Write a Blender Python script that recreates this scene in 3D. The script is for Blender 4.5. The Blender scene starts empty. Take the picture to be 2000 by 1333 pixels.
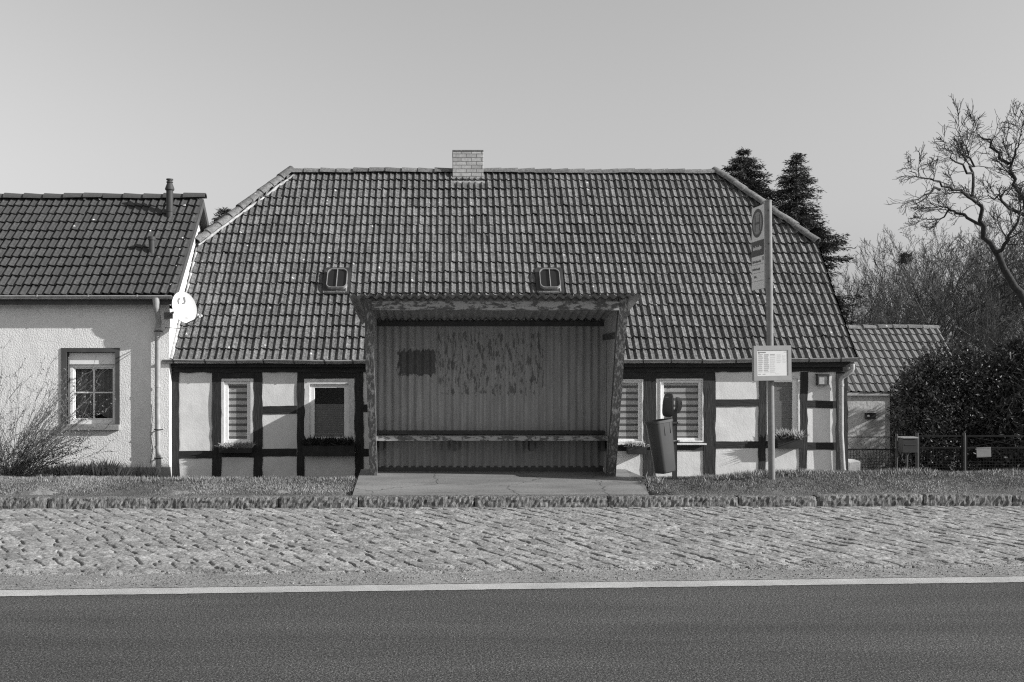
import bpy, math, random
import numpy as np
from mathutils import Vector, Matrix

# ------------------------------------------------------------------ camera, sky, sun, exposure
S = bpy.context.scene
COL = S.collection
F = 1944.4            # focal length in photo pixels (35 mm lens, 2000 px wide)
VX, VY, EYE = 870.0, 710.0, 1.7

cd = bpy.data.cameras.new('camera'); cam = bpy.data.objects.new('camera', cd); COL.objects.link(cam)
cam.location = (0, 0, EYE); cam.rotation_euler = (math.radians(90), 0, 0)
cd.sensor_width = 36; cd.lens = 35.0
cd.shift_x = 0.065; cd.shift_y = 0.02175
cd.clip_start = 0.1; cd.clip_end = 3000
S.camera = cam

SUN = Vector((1.0, -0.28, 0.45)).normalized()
SUN_EL = math.asin(SUN.z); SUN_AZ = math.atan2(SUN.x, SUN.y)
w = bpy.data.worlds.new('World'); S.world = w; w.use_nodes = True
nt = w.node_tree; nt.nodes.clear()
sky = nt.nodes.new('ShaderNodeTexSky'); sky.sky_type = 'NISHITA'; sky.sun_disc = False
sky.sun_elevation = SUN_EL; sky.sun_rotation = SUN_AZ
sky.air_density = 3.2; sky.dust_density = 0.7; sky.ozone_density = 1.0
bw = nt.nodes.new('ShaderNodeRGBToBW')
bg = nt.nodes.new('ShaderNodeBackground'); bg.inputs['Strength'].default_value = 0.099
wo = nt.nodes.new('ShaderNodeOutputWorld')
nt.links.new(sky.outputs[0], bw.inputs[0]); nt.links.new(bw.outputs[0], bg.inputs[0]); nt.links.new(bg.outputs[0], wo.inputs[0])

sd = bpy.data.lights.new('sun', 'SUN'); sd.energy = 4.7; sd.angle = math.radians(0.5); sd.color = (1, 0.997, 0.99)
so = bpy.data.objects.new('sun', sd); COL.objects.link(so)
so.rotation_euler = SUN.to_track_quat('Z', 'Y').to_euler(); so.location = (30, -10, 20)

S.view_settings.view_transform = 'Standard'
S.view_settings.look = 'None'; S.view_settings.exposure = 0.43; S.view_settings.gamma = 1
S.render.film_transparent = False
S.cycles.use_denoising = False; S.cycles.pixel_filter_type = 'BLACKMAN_HARRIS'; S.cycles.filter_width = 1.2
S.cycles.use_adaptive_sampling = False; S.cycles.sample_clamp_indirect = 3

# ------------------------------------------------------------------ helpers
random.seed(7)
RNG = np.random.default_rng(7)
ORG = {}

def PX(px, D): return (px - VX) * D / F
def PZ(py, D): return EYE - (py - VY) * D / F
def PW(px, py, D): return Vector((PX(px, D), D, PZ(py, D)))

class MB:
    def __init__(s): s.v = []; s.f = []; s.attr = None
    def add(s, vs, fs):
        o = len(s.v); s.v.extend([tuple(p) for p in vs]); s.f.extend([tuple(i + o for i in f) for f in fs]); return s
    def box(s, x0, x1, y0, y1, z0, z1, M=None):
        vs = [Vector((x, y, z)) for z in (z0, z1) for y in (y0, y1) for x in (x0, x1)]
        if M is not None: vs = [M @ p for p in vs]
        return s.add(vs, [(0, 2, 3, 1), (4, 5, 7, 6), (0, 1, 5, 4), (2, 6, 7, 3), (0, 4, 6, 2), (1, 3, 7, 5)])
    def hexa(s, p):      # eight corners, bottom ring then top ring
        return s.add(p, [(3, 2, 1, 0), (4, 5, 6, 7), (0, 1, 5, 4), (1, 2, 6, 5), (2, 3, 7, 6), (3, 0, 4, 7)])
    def quad(s, a, b, c, d): return s.add([a, b, c, d], [(0, 1, 2, 3)])
    def tube(s, pts, rad, n=8, cap=True):
        pts = [Vector(p) for p in pts]
        if not hasattr(rad, '__len__'): rad = [rad] * len(pts)
        o = len(s.v); prev = None
        for i, p in enumerate(pts):
            t = (pts[min(i + 1, len(pts) - 1)] - pts[max(i - 1, 0)])
            t = t.normalized() if t.length > 1e-9 else Vector((0, 0, 1))
            if prev is None:
                a = t.orthogonal().normalized()
            else:
                a = prev - t * prev.dot(t)
                a = a.normalized() if a.length > 1e-6 else t.orthogonal().normalized()
            prev = a; b = t.cross(a)
            for k in range(n):
                q = 2 * math.pi * k / n
                s.v.append(tuple(p + (a * math.cos(q) + b * math.sin(q)) * rad[i]))
        for i in range(len(pts) - 1):
            for k in range(n):
                k2 = (k + 1) % n
                s.f.append((o + i * n + k, o + i * n + k2, o + (i + 1) * n + k2, o + (i + 1) * n + k))
        if cap and n > 2:
            s.f.append(tuple(o + k for k in reversed(range(n))))
            s.f.append(tuple(o + (len(pts) - 1) * n + k for k in range(n)))
        return s
    def prism(s, poly, d):           # planar polygon extruded by vector d
        n = len(poly); d = Vector(d); poly = [Vector(p) for p in poly]
        vs = poly + [p + d for p in poly]
        fs = [tuple(range(n)), tuple(reversed(range(n, 2 * n)))] + [(i, i + n, (i + 1) % n + n, (i + 1) % n) for i in range(n)]
        return s.add(vs, fs)
    def build(s, name, mat, parent=None, smooth=None, bevel=0):
        return link(name, s.v, s.f, mat, parent, smooth, bevel, s.attr)

def link(name, v, f, mat, parent=None, smooth=None, bevel=0, attr=None):
    org = ORG.get(parent.name, Vector((0, 0, 0))) if parent else Vector((0, 0, 0))
    me = bpy.data.meshes.new(name)
    if len(v) and org.length > 0:
        v = np.asarray(v, dtype=float) - np.array(org)
    if isinstance(v, np.ndarray) and isinstance(f, np.ndarray):
        k = f.shape[1]
        me.vertices.add(len(v)); me.vertices.foreach_set('co', v.astype(np.float32).ravel())
        me.loops.add(f.size); me.loops.foreach_set('vertex_index', f.astype(np.int32).ravel())
        me.polygons.add(len(f)); me.polygons.foreach_set('loop_start', np.arange(0, f.size, k, dtype=np.int32))
        me.update(calc_edges=True); me.validate()
    else:
        me.from_pydata([tuple(p) for p in v], [], [tuple(int(i) for i in q) for q in f]); me.update()
    if attr is not None:
        a = me.attributes.new('tile', 'FLOAT', 'POINT'); a.data.foreach_set('value', np.asarray(attr, dtype=np.float32))
    if smooth is not None:
        me.shade_smooth()
        if smooth < 179: me.set_sharp_from_angle(angle=math.radians(smooth))
    o = bpy.data.objects.new(name, me); COL.objects.link(o)
    if mat: me.materials.append(mat)
    if bevel:
        b = o.modifiers.new('bevel', 'BEVEL'); b.width = bevel; b.segments = 2; b.limit_method = 'ANGLE'
    if parent: o.parent = parent
    ORG[o.name] = org
    return o

def thing(name, label, cat, loc=(0, 0, 0), group=None):
    o = bpy.data.objects.new(name, None); COL.objects.link(o); o.location = loc
    o.empty_display_size = 0.2
    ORG[o.name] = Vector(loc)
    return tag(o, label, cat, group)
def tag(o, label, cat, group=None, kind=None):
    o['label'] = label; o['category'] = cat
    if group: o['group'] = group
    if kind: o['kind'] = kind
    return o
def struct(o, kind='structure'): o['kind'] = kind; return o

def copy_tree(root):
    r = root.copy(); COL.objects.link(r)
    for ch in root.children:
        c = ch.copy(); COL.objects.link(c); c.parent = r
        for g in ch.children:
            d = g.copy(); COL.objects.link(d); d.parent = c
    return r

# value noise for numpy
def vnoise(x, y, seed=0):
    xi = np.floor(x).astype(np.int64); yi = np.floor(y).astype(np.int64); fx = x - xi; fy = y - yi
    fx = fx * fx * (3 - 2 * fx); fy = fy * fy * (3 - 2 * fy)
    def h(a, b):
        n = (a * 374761393 + b * 668265263 + seed * 2147483647) & 0xffffffff
        n = ((n ^ (n >> 13)) * 1274126177) & 0xffffffff
        return ((n ^ (n >> 16)) & 0xffff) / 65535.0
    return (h(xi, yi) * (1 - fx) + h(xi + 1, yi) * fx) * (1 - fy) + (h(xi, yi + 1) * (1 - fx) + h(xi + 1, yi + 1) * fx) * fy
def hash1(i, seed=0):
    n = (np.asarray(i).astype(np.int64) * 2654435761 + seed * 97531) & 0xffffffff
    n = ((n ^ (n >> 15)) * 2246822519) & 0xffffffff
    n = ((n ^ (n >> 13)) * 3266489917) & 0xffffffff
    return ((n ^ (n >> 16)) & 0xffff) / 65535.0

# ------------------------------------------------------------------ materials (all neutral greys: the place is seen in black and white)
def g3(v): return (v, v * 0.998, v * 0.993, 1)
class NM:
    def __init__(s, name, rough=0.8, spec=0.3):
        s.m = bpy.data.materials.new(name); s.m.use_nodes = True; s.t = s.m.node_tree
        s.b = s.t.nodes['Principled BSDF']; s.b.inputs['Roughness'].default_value = rough
        s.b.inputs['Specular IOR Level'].default_value = spec
        s.tc = s.n('ShaderNodeTexCoord'); s.co = s.tc.outputs['Object']
    def n(s, ty, **k):
        x = s.t.nodes.new(ty)
        for a, b in k.items(): setattr(x, a, b)
        return x
    def l(s, a, b): s.t.links.new(a, b)
    def mapping(s, scale=(1, 1, 1), rot=(0, 0, 0), loc=(0, 0, 0)):
        m = s.n('ShaderNodeMapping'); m.inputs['Scale'].default_value = scale; m.inputs['Rotation'].default_value = rot; m.inputs['Location'].default_value = loc
        s.l(s.co, m.inputs['Vector']); return m.outputs[0]
    def noise(s, scale, detail=3, rough=0.55, co=None, dist=0):
        x = s.n('ShaderNodeTexNoise'); x.inputs['Scale'].default_value = scale; x.inputs['Detail'].default_value = detail
        x.inputs['Roughness'].default_value = rough; x.inputs['Distortion'].default_value = dist
        s.l(co if co is not None else s.co, x.inputs['Vector']); return x.outputs['Fac']
    def ramp(s, fac, stops):
        r = s.n('ShaderNodeValToRGB'); e = r.color_ramp.elements
        e[0].position, e[0].color = stops[0][0], g3(stops[0][1]); e[1].position, e[1].color = stops[-1][0], g3(stops[-1][1])
        for p, c in stops[1:-1]:
            q = e.new(p); q.color = g3(c)
        s.l(fac, r.inputs['Fac']); return r.outputs['Color']
    def val(s, v):
        x = s.n('ShaderNodeValue'); x.outputs[0].default_value = v; return x.outputs[0]
    def math(s, op, a, b=None, clamp=False):
        x = s.n('ShaderNodeMath', operation=op, use_clamp=clamp)
        for i, q in enumerate((a, b)):
            if q is None: continue
            if isinstance(q, (int, float)): x.inputs[i].default_value = q
            else: s.l(q, x.inputs[i])
        return x.outputs[0]
    def mix(s, fac, a, b, mode='MIX'):
        x = s.n('ShaderNodeMix', data_type='RGBA', blend_type=mode)
        if isinstance(fac, (int, float)): x.inputs[0].default_value = fac
        else: s.l(fac, x.inputs[0])
        for i, q in ((6, a), (7, b)):
            if isinstance(q, (int, float)): x.inputs[i].default_value = g3(q)
            else: s.l(q, x.inputs[i])
        return x.outputs[2]
    def color(s, c):
        if isinstance(c, (int, float)): s.b.inputs['Base Color'].default_value = g3(c)
        else: s.l(c, s.b.inputs['Base Color'])
        return s
    def bump(s, h, strength=0.3, dist=0.01):
        x = s.n('ShaderNodeBump'); x.inputs['Strength'].default_value = strength; x.inputs['Distance'].default_value = dist
        s.l(h, x.inputs['Height'])
        if s.b.inputs['Normal'].is_linked:
            s.l(s.b.inputs['Normal'].links[0].from_socket, x.inputs['Normal'])
        s.l(x.outputs[0], s.b.inputs['Normal']); return s
def simple(name, c, rough=0.7, var=0.15, scale=8, bs=0.15, bsc=60, bd=0.004, spec=0.3, metal=0):
    m = NM(name, rough, spec); m.b.inputs['Metallic'].default_value = metal
    m.color(m.ramp(m.noise(scale, 5), [(0.3, c * (1 - var)), (0.7, c * (1 + var))]))
    if bs: m.bump(m.noise(bsc, 4), bs, bd)
    return m.m

def plaster_mat(name, c, bs, bsc, bd, stain=0.1):
    m = NM(name, 0.9, 0.15)
    a = m.ramp(m.noise(1.6, 6, 0.6), [(0.3, c * (1 - stain)), (0.65, c)])
    b = m.ramp(m.noise(7, 5, 0.65, m.mapping((1, 1, 0.6))), [(0.32, 0.93), (0.6, 1.0)])
    m.color(m.mix(1.0, a, b, 'MULTIPLY'))
    m.bump(m.noise(bsc, 3, 0.5), bs, bd); m.bump(m.noise(4, 3), 0.25, 0.03)
    return m.m
M = {}
M['plaster'] = plaster_mat('plaster_smooth', 0.78, 0.3, 45, 0.007, 0.16)
M['stucco'] = plaster_mat('stucco_rough', 0.80, 0.75, 46, 0.011, 0.08)
M['plinth'] = plaster_mat('plinth_render', 0.36, 0.4, 40, 0.01, 0.35)
M['shedwall'] = plaster_mat('shed_render', 0.46, 0.8, 14, 0.02, 0.45)
M['band'] = simple('window_surround_paint', 0.075, 0.8, 0.2, 6, 0.4, 70, 0.004)

def timber_mat():
    m = NM('tarred_timber', 0.75, 0.3)
    st = m.mapping((18, 18, 2.2))
    a = m.ramp(m.noise(2.2, 5, 0.65, st), [(0.3, 0.020), (0.62, 0.036), (0.8, 0.09)])
    m.color(a); m.bump(m.noise(3, 5, 0.7, st), 0.9, 0.012); return m.m
M['timber'] = timber_mat()
def timber_h():
    m = NM('tarred_timber_rail', 0.75, 0.3)
    st = m.mapping((2.2, 18, 18))
    a = m.ramp(m.noise(2.2, 5, 0.65, st), [(0.3, 0.020), (0.62, 0.036), (0.8, 0.10)])
    m.color(a); m.bump(m.noise(3, 5, 0.7, st), 0.9, 0.012); return m.m
M['timber_rail'] = timber_h()

def tile_mat(name, base, lichen, amount, fine=80, dots=0.86):
    m = NM(name, 0.85, 0.25)
    at = m.n('ShaderNodeAttribute'); at.attribute_name = 'tile'
    big = m.noise(0.9, 3); mid = m.noise(22, 4, 0.65); fi = m.noise(fine, 3, 0.75)
    # lichen cover: fine speckle, heavier where the big noise is high
    s = m.math('ADD', m.math('MULTIPLY', fi, 0.62), m.math('MULTIPLY', mid, 0.38))
    s = m.math('ADD', s, m.math('MULTIPLY', m.math('SUBTRACT', big, 0.5), 0.10))
    s = m.math('ADD', s, m.math('MULTIPLY', m.math('SUBTRACT', at.outputs['Fac'], 0.5), 0.05))
    fac = m.n('ShaderNodeMapRange'); fac.inputs['From Min'].default_value = 0.54 - amount; fac.inputs['From Max'].default_value = 0.72 - amount * 0.5
    m.l(s, fac.inputs['Value'])
    tone = m.math('ADD', m.math('MULTIPLY', at.outputs['Fac'], 0.16), 0.90)
    c = m.mix(fac.outputs[0], base, lichen)
    tn = m.n('ShaderNodeCombineColor'); [m.l(tone, tn.inputs[i]) for i in range(3)]
    m.color(m.mix(1.0, c, tn.outputs[0], 'MULTIPLY'))
    spots = m.n('ShaderNodeTexVoronoi'); spots.inputs['Scale'].default_value = 7; m.l(m.co, spots.inputs['Vector'])
    sp = m.math('LESS_THAN', spots.outputs['Distance'], 0.16)
    cell = m.n('ShaderNodeSeparateColor'); m.l(spots.outputs['Color'], cell.inputs[0])
    sp = m.math('MULTIPLY', sp, m.math('GREATER_THAN', cell.outputs[0], dots))
    c2 = m.mix(m.math('MULTIPLY', sp, m.math('GREATER_THAN', fi, 0.47)), m.b.inputs['Base Color'].links[0].from_socket, 0.62)
    m.color(c2)
    m.bump(fi, 0.5, 0.006); return m.m
M['tile_old'] = tile_mat('lichen_roof_tile', 0.075, 0.31, 0.085)
M['tile_left'] = tile_mat('dark_roof_tile', 0.064, 0.125, 0.03, 30, 0.93)
M['tile_shed'] = tile_mat('pale_roof_tile', 0.14, 0.22, 0.08, 30)
M['ridge_old'] = tile_mat('weathered_ridge_tile', 0.11, 0.33, 0.10)
M['ridge_left'] = tile_mat('dark_ridge_tile', 0.075, 0.13, 0.04)
M['mortar'] = simple('lime_mortar', 0.42, 0.9, 0.35, 14)
M['zinc'] = simple('zinc_sheet', 0.42, 0.42, 0.2, 10, 0.1, 30, 0.003, 0.5, 0.55)
M['zincdull'] = simple('dull_zinc_pipe', 0.36, 0.5, 0.18, 14, 0.1, 30, 0.003, 0.5, 0.25)
M['palepipe'] = simple('pale_painted_pipe', 0.40, 0.45, 0.15, 14, 0.08, 30, 0.002, 0.5, 0.1)
M['black'] = simple('black_metal', 0.045, 0.5, 0.3)
M['white'] = simple('white_frame_paint', 0.82, 0.45, 0.05, 12, 0.08, 40, 0.002, 0.4)
M['oldwhite'] = simple('weathered_white_paint', 0.66, 0.7, 0.16, 14, 0.4, 50, 0.004)
M['dish'] = simple('white_enamel', 0.60, 0.35, 0.02, 6, 0, 30, 0.002, 0.4)
M['greypl'] = simple('grey_plastic', 0.10, 0.5, 0.1)
M['bin'] = simple('dark_bin_plastic', 0.048, 0.42, 0.12, 5, 0.06, 90, 0.002, 0.45)
M['curtain'] = None
M['steelpost'] = simple('galvanised_post', 0.19, 0.55, 0.15, 20, 0.1, 60, 0.002, 0.4, 0.0)
M['postdark'] = simple('painted_steel_post', 0.05, 0.5, 0.25, 10)
M['signwhite'] = simple('sign_white', 0.62, 0.5, 0.03, 9, 0)
M['signdark'] = simple('sign_dark_green', 0.085, 0.5, 0.06, 9, 0)
M['signmid'] = simple('sign_yellow', 0.24, 0.5, 0.04, 9, 0)
M['ink'] = simple('ink', 0.06, 0.7, 0.05, 9, 0)
M['inkpale'] = simple('pale_ink', 0.32, 0.7, 0.1, 9, 0)
M['inkmid'] = simple('mid_ink', 0.17, 0.7, 0.1, 9, 0)
M['paper'] = simple('paper', 0.58, 0.75, 0.03, 6, 0)
M['case'] = simple('timetable_case_paint', 0.27, 0.42, 0.08, 8, 0.05, 50, 0.002)
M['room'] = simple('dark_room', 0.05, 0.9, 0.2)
M['dry'] = simple('dry_plant', 0.26, 0.9, 0.35, 25, 0)
M['evergreen'] = simple('evergreen_leaf', 0.044, 0.45, 0.4, 6, 0, spec=0.4)
M['bark'] = simple('bark', 0.045, 0.9, 0.35, 12, 0.6, 40, 0.02)
M['barkfar'] = simple('wood_bark', 0.095, 0.9, 0.3, 3, 0)
M['barkpale'] = simple('pale_bark', 0.115, 0.9, 0.3, 3, 0)
M['barkdark'] = simple('dark_bark', 0.05, 0.9, 0.3, 3, 0)
M['needle'] = simple('spruce_needle', 0.052, 0.7, 0.4, 2.5, 0)
M['twig'] = simple('twig', 0.13, 0.9, 0.4, 14, 0)
M['soil'] = simple('soil', 0.05, 0.95, 0.3)
M['trough'] = simple('dark_trough', 0.04, 0.7, 0.3)
M['wire'] = simple('fence_wire', 0.018, 0.9, 0.2, spec=0.1)
M['concretepale'] = simple('pale_concrete', 0.34, 0.9, 0.25, 9, 0.5, 40, 0.01)

def asphalt():
    m = NM('asphalt', 0.85, 0.3)
    a = m.ramp(m.noise(95, 3, 0.8), [(0.40, 0.032), (0.52, 0.090), (0.63, 0.25)])
    b = m.ramp(m.noise(1.2, 4, 0.6, m.mapping((0.25, 1.6, 1))), [(0.35, 0.80), (0.65, 1.18)])
    c = m.ramp(m.noise(42, 2, 0.6), [(0.38, 0.72), (0.62, 1.3)])
    m.color(m.mix(1.0, m.mix(1.0, a, b, 'MULTIPLY'), c, 'MULTIPLY'))
    m.bump(m.noise(70, 3, 0.7), 1.0, 0.03); return m.m
M['asphalt'] = asphalt()
def stone(name, c, sc=40, lo=0.6, hi=1.35, big=2.0):
    m = NM(name, 0.88, 0.25)
    a = m.ramp(m.noise(sc, 4, 0.75), [(0.36, c * lo), (0.5, c), (0.64, c * hi)])
    b = m.ramp(m.noise(big, 4), [(0.3, 0.8), (0.7, 1.15)])
    m.color(m.mix(1.0, a, b, 'MULTIPLY')); m.bump(m.noise(sc * 1.5, 4, 0.7), 0.8, 0.008); return m.m
M['cobble'] = stone('granite_setts', 0.30, 40, 0.5, 1.45)
def _tone(mat):
    t = mat.node_tree; b = t.nodes['Principled BSDF']; src = b.inputs['Base Color'].links[0].from_socket
    at = t.nodes.new('ShaderNodeAttribute'); at.attribute_name = 'tile'; x = t.nodes.new('ShaderNodeMix'); x.data_type = 'RGBA'; x.blend_type = 'MULTIPLY'; x.inputs[0].default_value = 1
    t.links.new(src, x.inputs[6]); t.links.new(at.outputs['Color'], x.inputs[7]); t.links.new(x.outputs[2], b.inputs['Base Color'])
_tone(M['cobble'])
def kerb_mat():
    m = NM('split_granite_kerb', 0.9, 0.2); st = m.mapping((1, 1, 0.28), rot=(0, 0.35, 0))
    n = m.noise(34, 4, 0.7, st); a = m.ramp(n, [(0.36, 0.08), (0.5, 0.165), (0.64, 0.28)])
    b = m.ramp(m.noise(1.7, 4), [(0.3, 0.75), (0.7, 1.15)]); m.color(m.mix(1.0, a, b, 'MULTIPLY')); m.bump(n, 1.0, 0.03); return m.m
M['kerb'] = kerb_mat()
def slab_mat():
    m = NM('worn_concrete', 0.9, 0.2)
    a = m.ramp(m.noise(38, 4, 0.75), [(0.36, 0.19), (0.5, 0.24), (0.64, 0.28)]); b = m.ramp(m.noise(1.6, 6, 0.65, m.mapping((0.5, 1.6, 1))), [(0.32, 0.68), (0.66, 1.12)])
    c = m.mix(1.0, a, b, 'MULTIPLY')
    w_ = m.n('ShaderNodeTexNoise'); w_.inputs['Scale'].default_value = 5; m.l(m.co, w_.inputs['Vector'])
    x = m.n('ShaderNodeVectorMath', operation='MULTIPLY_ADD'); m.l(w_.outputs['Color'], x.inputs[0]); x.inputs[1].default_value = (.25, .25, 0); m.l(m.co, x.inputs[2])
    v = m.n('ShaderNodeTexVoronoi', feature='DISTANCE_TO_EDGE'); v.inputs['Scale'].default_value = 0.75; m.l(x.outputs[0], v.inputs['Vector'])
    cr = m.math('LESS_THAN', v.outputs['Distance'], 0.006); c = m.mix(m.math('MULTIPLY', cr, 0.75), c, 0.06)
    m.color(c); m.bump(m.noise(50, 4, 0.7), 0.5, 0.008); return m.m
M['slab'] = slab_mat()
M['gravel'] = stone('road_edge_grit', 0.245, 75, 0.35, 1.7)
M['line'] = stone('worn_road_paint', 0.46, 90, 0.82, 1.05)
def grassground():
    m = NM('turf_soil', 0.95, 0.1)
    a = m.ramp(m.noise(60, 4, 0.7), [(0.3, 0.06), (0.7, 0.22)])
    b = m.ramp(m.noise(2.2, 4), [(0.3, 0.7), (0.7, 1.3)])
    m.color(m.mix(1.0, a, b, 'MULTIPLY')); m.bump(m.noise(80, 4), 0.7, 0.02); return m.m
M['turf'] = grassground()
def grassblade(name, lo, hi):
    m = NM(name, 0.7, 0.25)
    at = m.n('ShaderNodeAttribute'); at.attribute_name = 'tile'
    m.color(m.ramp(at.outputs['Fac'], [(0.0, lo), (0.7, (lo + hi) / 2), (1.0, hi)])); return m.m
M['grass'] = grassblade('verge_grass', 0.06, 0.40)

def corr_mat():
    # pale painted corrugated sheet with a dark rolled-out patch and worn flakes, each with its own outline
    m = NM('painted_corrugated_sheet', 0.75, 0.25)
    st = m.mapping((9, 9, 0.8))
    a = m.ramp(m.noise(2.0, 5, 0.6, st), [(0.30, 0.27), (0.70, 0.40)])
    sep = m.n('ShaderNodeSeparateXYZ'); m.l(m.co, sep.inputs[0])
    X, Z = sep.outputs[0], sep.outputs[2]
    wob = m.math('MULTIPLY', m.math('SUBTRACT', m.noise(11, 5, 0.7, m.mapping((2.2, 1, 0.8))), 0.5), 0.22)
    wx = m.math('ADD', X, wob); wz = m.math('ADD', Z, wob)
    def band(v, lo, hi): return m.math('MULTIPLY', m.math('GREATER_THAN', v, lo), m.math('LESS_THAN', v, hi))
    x0, x1 = PX(777, 13.9) - 0.6, PX(852, 13.9) - 0.6; z1, z0 = PZ(684, 13.9) - 0.2, PZ(733, 13.9) - 0.2
    patch = m.math('MULTIPLY', band(wx, x0, x1), band(wz, z0, z1))
    pc = m.ramp(m.noise(14, 4, 0.6, m.mapping((5, 5, 1))), [(0.3, 0.055), (0.7, 0.12)])
    c = m.mix(m.math('MULTIPLY', patch, 0.9), a, pc)
    # flaked marks, vertical smears
    fl = m.noise(3.4, 6, 0.72, m.mapping((6, 1, 1.6), loc=(3, 0, 1)))
    zone = m.math('MULTIPLY', band(wx, PX(855, 13.9) - 0.6, PX(1062, 13.9) - 0.6), band(wz, PZ(770, 13.9) - 0.2, PZ(650, 13.9) - 0.2))
    flk = m.math('MULTIPLY', zone, m.math('GREATER_THAN', fl, 0.535))
    c = m.mix(m.math('MULTIPLY', flk, 0.7), c, 0.08)
    fl2 = m.noise(5, 5, 0.75, m.mapping((5, 1, 1.2), loc=(9, 0, 4)))
    c = m.mix(m.math('MULTIPLY', m.math('GREATER_THAN', fl2, 0.73), 0.6), c, 0.08)
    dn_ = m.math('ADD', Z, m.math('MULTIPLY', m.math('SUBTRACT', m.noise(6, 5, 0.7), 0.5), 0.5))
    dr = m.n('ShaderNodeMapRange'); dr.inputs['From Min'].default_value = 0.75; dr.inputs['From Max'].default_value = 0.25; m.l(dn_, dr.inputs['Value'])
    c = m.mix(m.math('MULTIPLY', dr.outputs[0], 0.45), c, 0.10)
    m.color(c); m.bump(m.noise(40, 4), 0.2, 0.004); return m.m
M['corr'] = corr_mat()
M['corr_roof'] = simple('fibre_cement_sheet', 0.27, 0.85, 0.25, 5, 0.3, 60, 0.004)
def peel():
    m = NM('peeling_painted_wood', 0.8, 0.25)
    n = m.noise(9, 7, 0.75, m.mapping((3.5, 3.5, 0.7)))
    a = m.ramp(m.noise(30, 4, 0.6, m.mapping((3, 3, 0.5))), [(0.3, 0.05), (0.7, 0.11)])
    f = m.n('ShaderNodeMapRange'); f.inputs['From Min'].default_value = 0.50; f.inputs['From Max'].default_value = 0.60; m.l(n, f.inputs['Value'])
    m.color(m.mix(f.outputs[0], a, 0.27)); m.bump(n, 0.6, 0.01); return m.m
M['peel'] = peel()
def peel_h():
    m = NM('peeling_painted_beam', 0.8, 0.25)
    n = m.noise(7, 6, 0.7, m.mapping((0.9, 2, 2.2)))
    f = m.n('ShaderNodeMapRange'); f.inputs['From Min'].default_value = 0.46; f.inputs['From Max'].default_value = 0.52; m.l(n, f.inputs['Value'])
    m.color(m.mix(f.outputs[0], 0.09, 0.32)); m.bump(n, 0.6, 0.01); return m.m
M['peel_beam'] = peel_h()
M['board'] = simple('grey_painted_board', 0.44, 0.7, 0.12, 4, 0.2, 30, 0.004)

def glass_mat():
    m = bpy.data.materials.new('window_glass'); m.use_nodes = True; t = m.node_tree; t.nodes.clear()
    tr = t.nodes.new('ShaderNodeBsdfTransparent'); tr.inputs[0].default_value = (0.92, 0.92, 0.92, 1)
    gl = t.nodes.new('ShaderNodeBsdfGlossy'); gl.inputs['Roughness'].default_value = 0.02
    lw = t.nodes.new('ShaderNodeLayerWeight'); lw.inputs['Blend'].default_value = 0.5; pw_ = t.nodes.new('ShaderNodeMath'); pw_.operation = 'POWER'; pw_.inputs[1].default_value = 5.0; t.links.new(lw.outputs['Facing'], pw_.inputs[0]); fr = t.nodes.new('ShaderNodeMath'); fr.operation = 'MULTIPLY_ADD'; fr.inputs[1].default_value = 0.95; fr.inputs[2].default_value = 0.05; t.links.new(pw_.outputs[0], fr.inputs[0])
    mx = t.nodes.new('ShaderNodeMixShader'); o = t.nodes.new('ShaderNodeOutputMaterial')
    t.links.new(fr.outputs[0], mx.inputs[0]); t.links.new(tr.outputs[0], mx.inputs[1]); t.links.new(gl.outputs[0], mx.inputs[2]); t.links.new(mx.outputs[0], o.inputs[0]); return m
M['glass'] = glass_mat()
def stripes(name, period, duty, light, dark, axis='Z', off=0.0):
    m = NM(name, 0.8, 0.2)
    sep = m.n('ShaderNodeSeparateXYZ'); m.l(m.co, sep.inputs[0])
    v = m.math('FRACT', m.math('ADD', m.math('DIVIDE', sep.outputs[{'X': 0, 'Z': 2}[axis]], period), off + 50.0))
    f = m.math('GREATER_THAN', v, duty)
    n = m.ramp(m.noise(6, 3), [(0.3, 0.9), (0.7, 1.05)])
    m.color(m.mix(1.0, m.mix(f, light, dark), n, 'MULTIPLY')); return m.m
M['zebra'] = stripes('day_night_blind', 0.100, 0.60, 0.52, 0.14)
M['pleat'] = stripes('pleated_blind', 0.036, 0.7, 0.20, 0.15)
M['rolls'] = stripes('roller_shutter', 0.030, 0.8, 0.22, 0.16)
M['curtain'] = simple('curtain_cloth', 0.20, 0.9, 0.1, 8, 0)
def brick_mat():
    m = NM('whitewashed_brick', 0.9, 0.15)
    sep = m.n('ShaderNodeSeparateXYZ'); m.l(m.co, sep.inputs[0])
    cb = m.n('ShaderNodeCombineXYZ'); m.l(m.math('ADD', sep.outputs[0], sep.outputs[1]), cb.inputs[0]); m.l(sep.outputs[2], cb.inputs[1])
    b = m.n('ShaderNodeTexBrick'); m.l(cb.outputs[0], b.inputs['Vector'])
    b.inputs['Scale'].default_value = 1; b.inputs['Brick Width'].default_value = 0.188; b.inputs['Row Height'].default_value = 0.068
    b.inputs['Mortar Size'].default_value = 0.006; b.inputs['Mortar Smooth'].default_value = 0.3
    b.inputs['Color1'].default_value = g3(0.38); b.inputs['Color2'].default_value = g3(0.52); b.inputs['Mortar'].default_value = g3(0.16)
    n = m.ramp(m.noise(22, 5, 0.7), [(0.3, 0.72), (0.65, 1.05)])
    m.color(m.mix(1.0, b.outputs['Color'], n, 'MULTIPLY'))
    inv = m.math('SUBTRACT', 1.0, b.outputs['Fac']); m.bump(inv, 0.9, 0.012); m.bump(m.noise(50, 4), 0.3, 0.005); return m.m
M['brick'] = brick_mat()

# ------------------------------------------------------------------ ground, road, paving
YK = lambda x: 11.66 + 0.0198 * x                      # front face of the kerb
CN = lambda x: 7.97 + 0.043 * x                        # road-side edge of the setts

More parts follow.
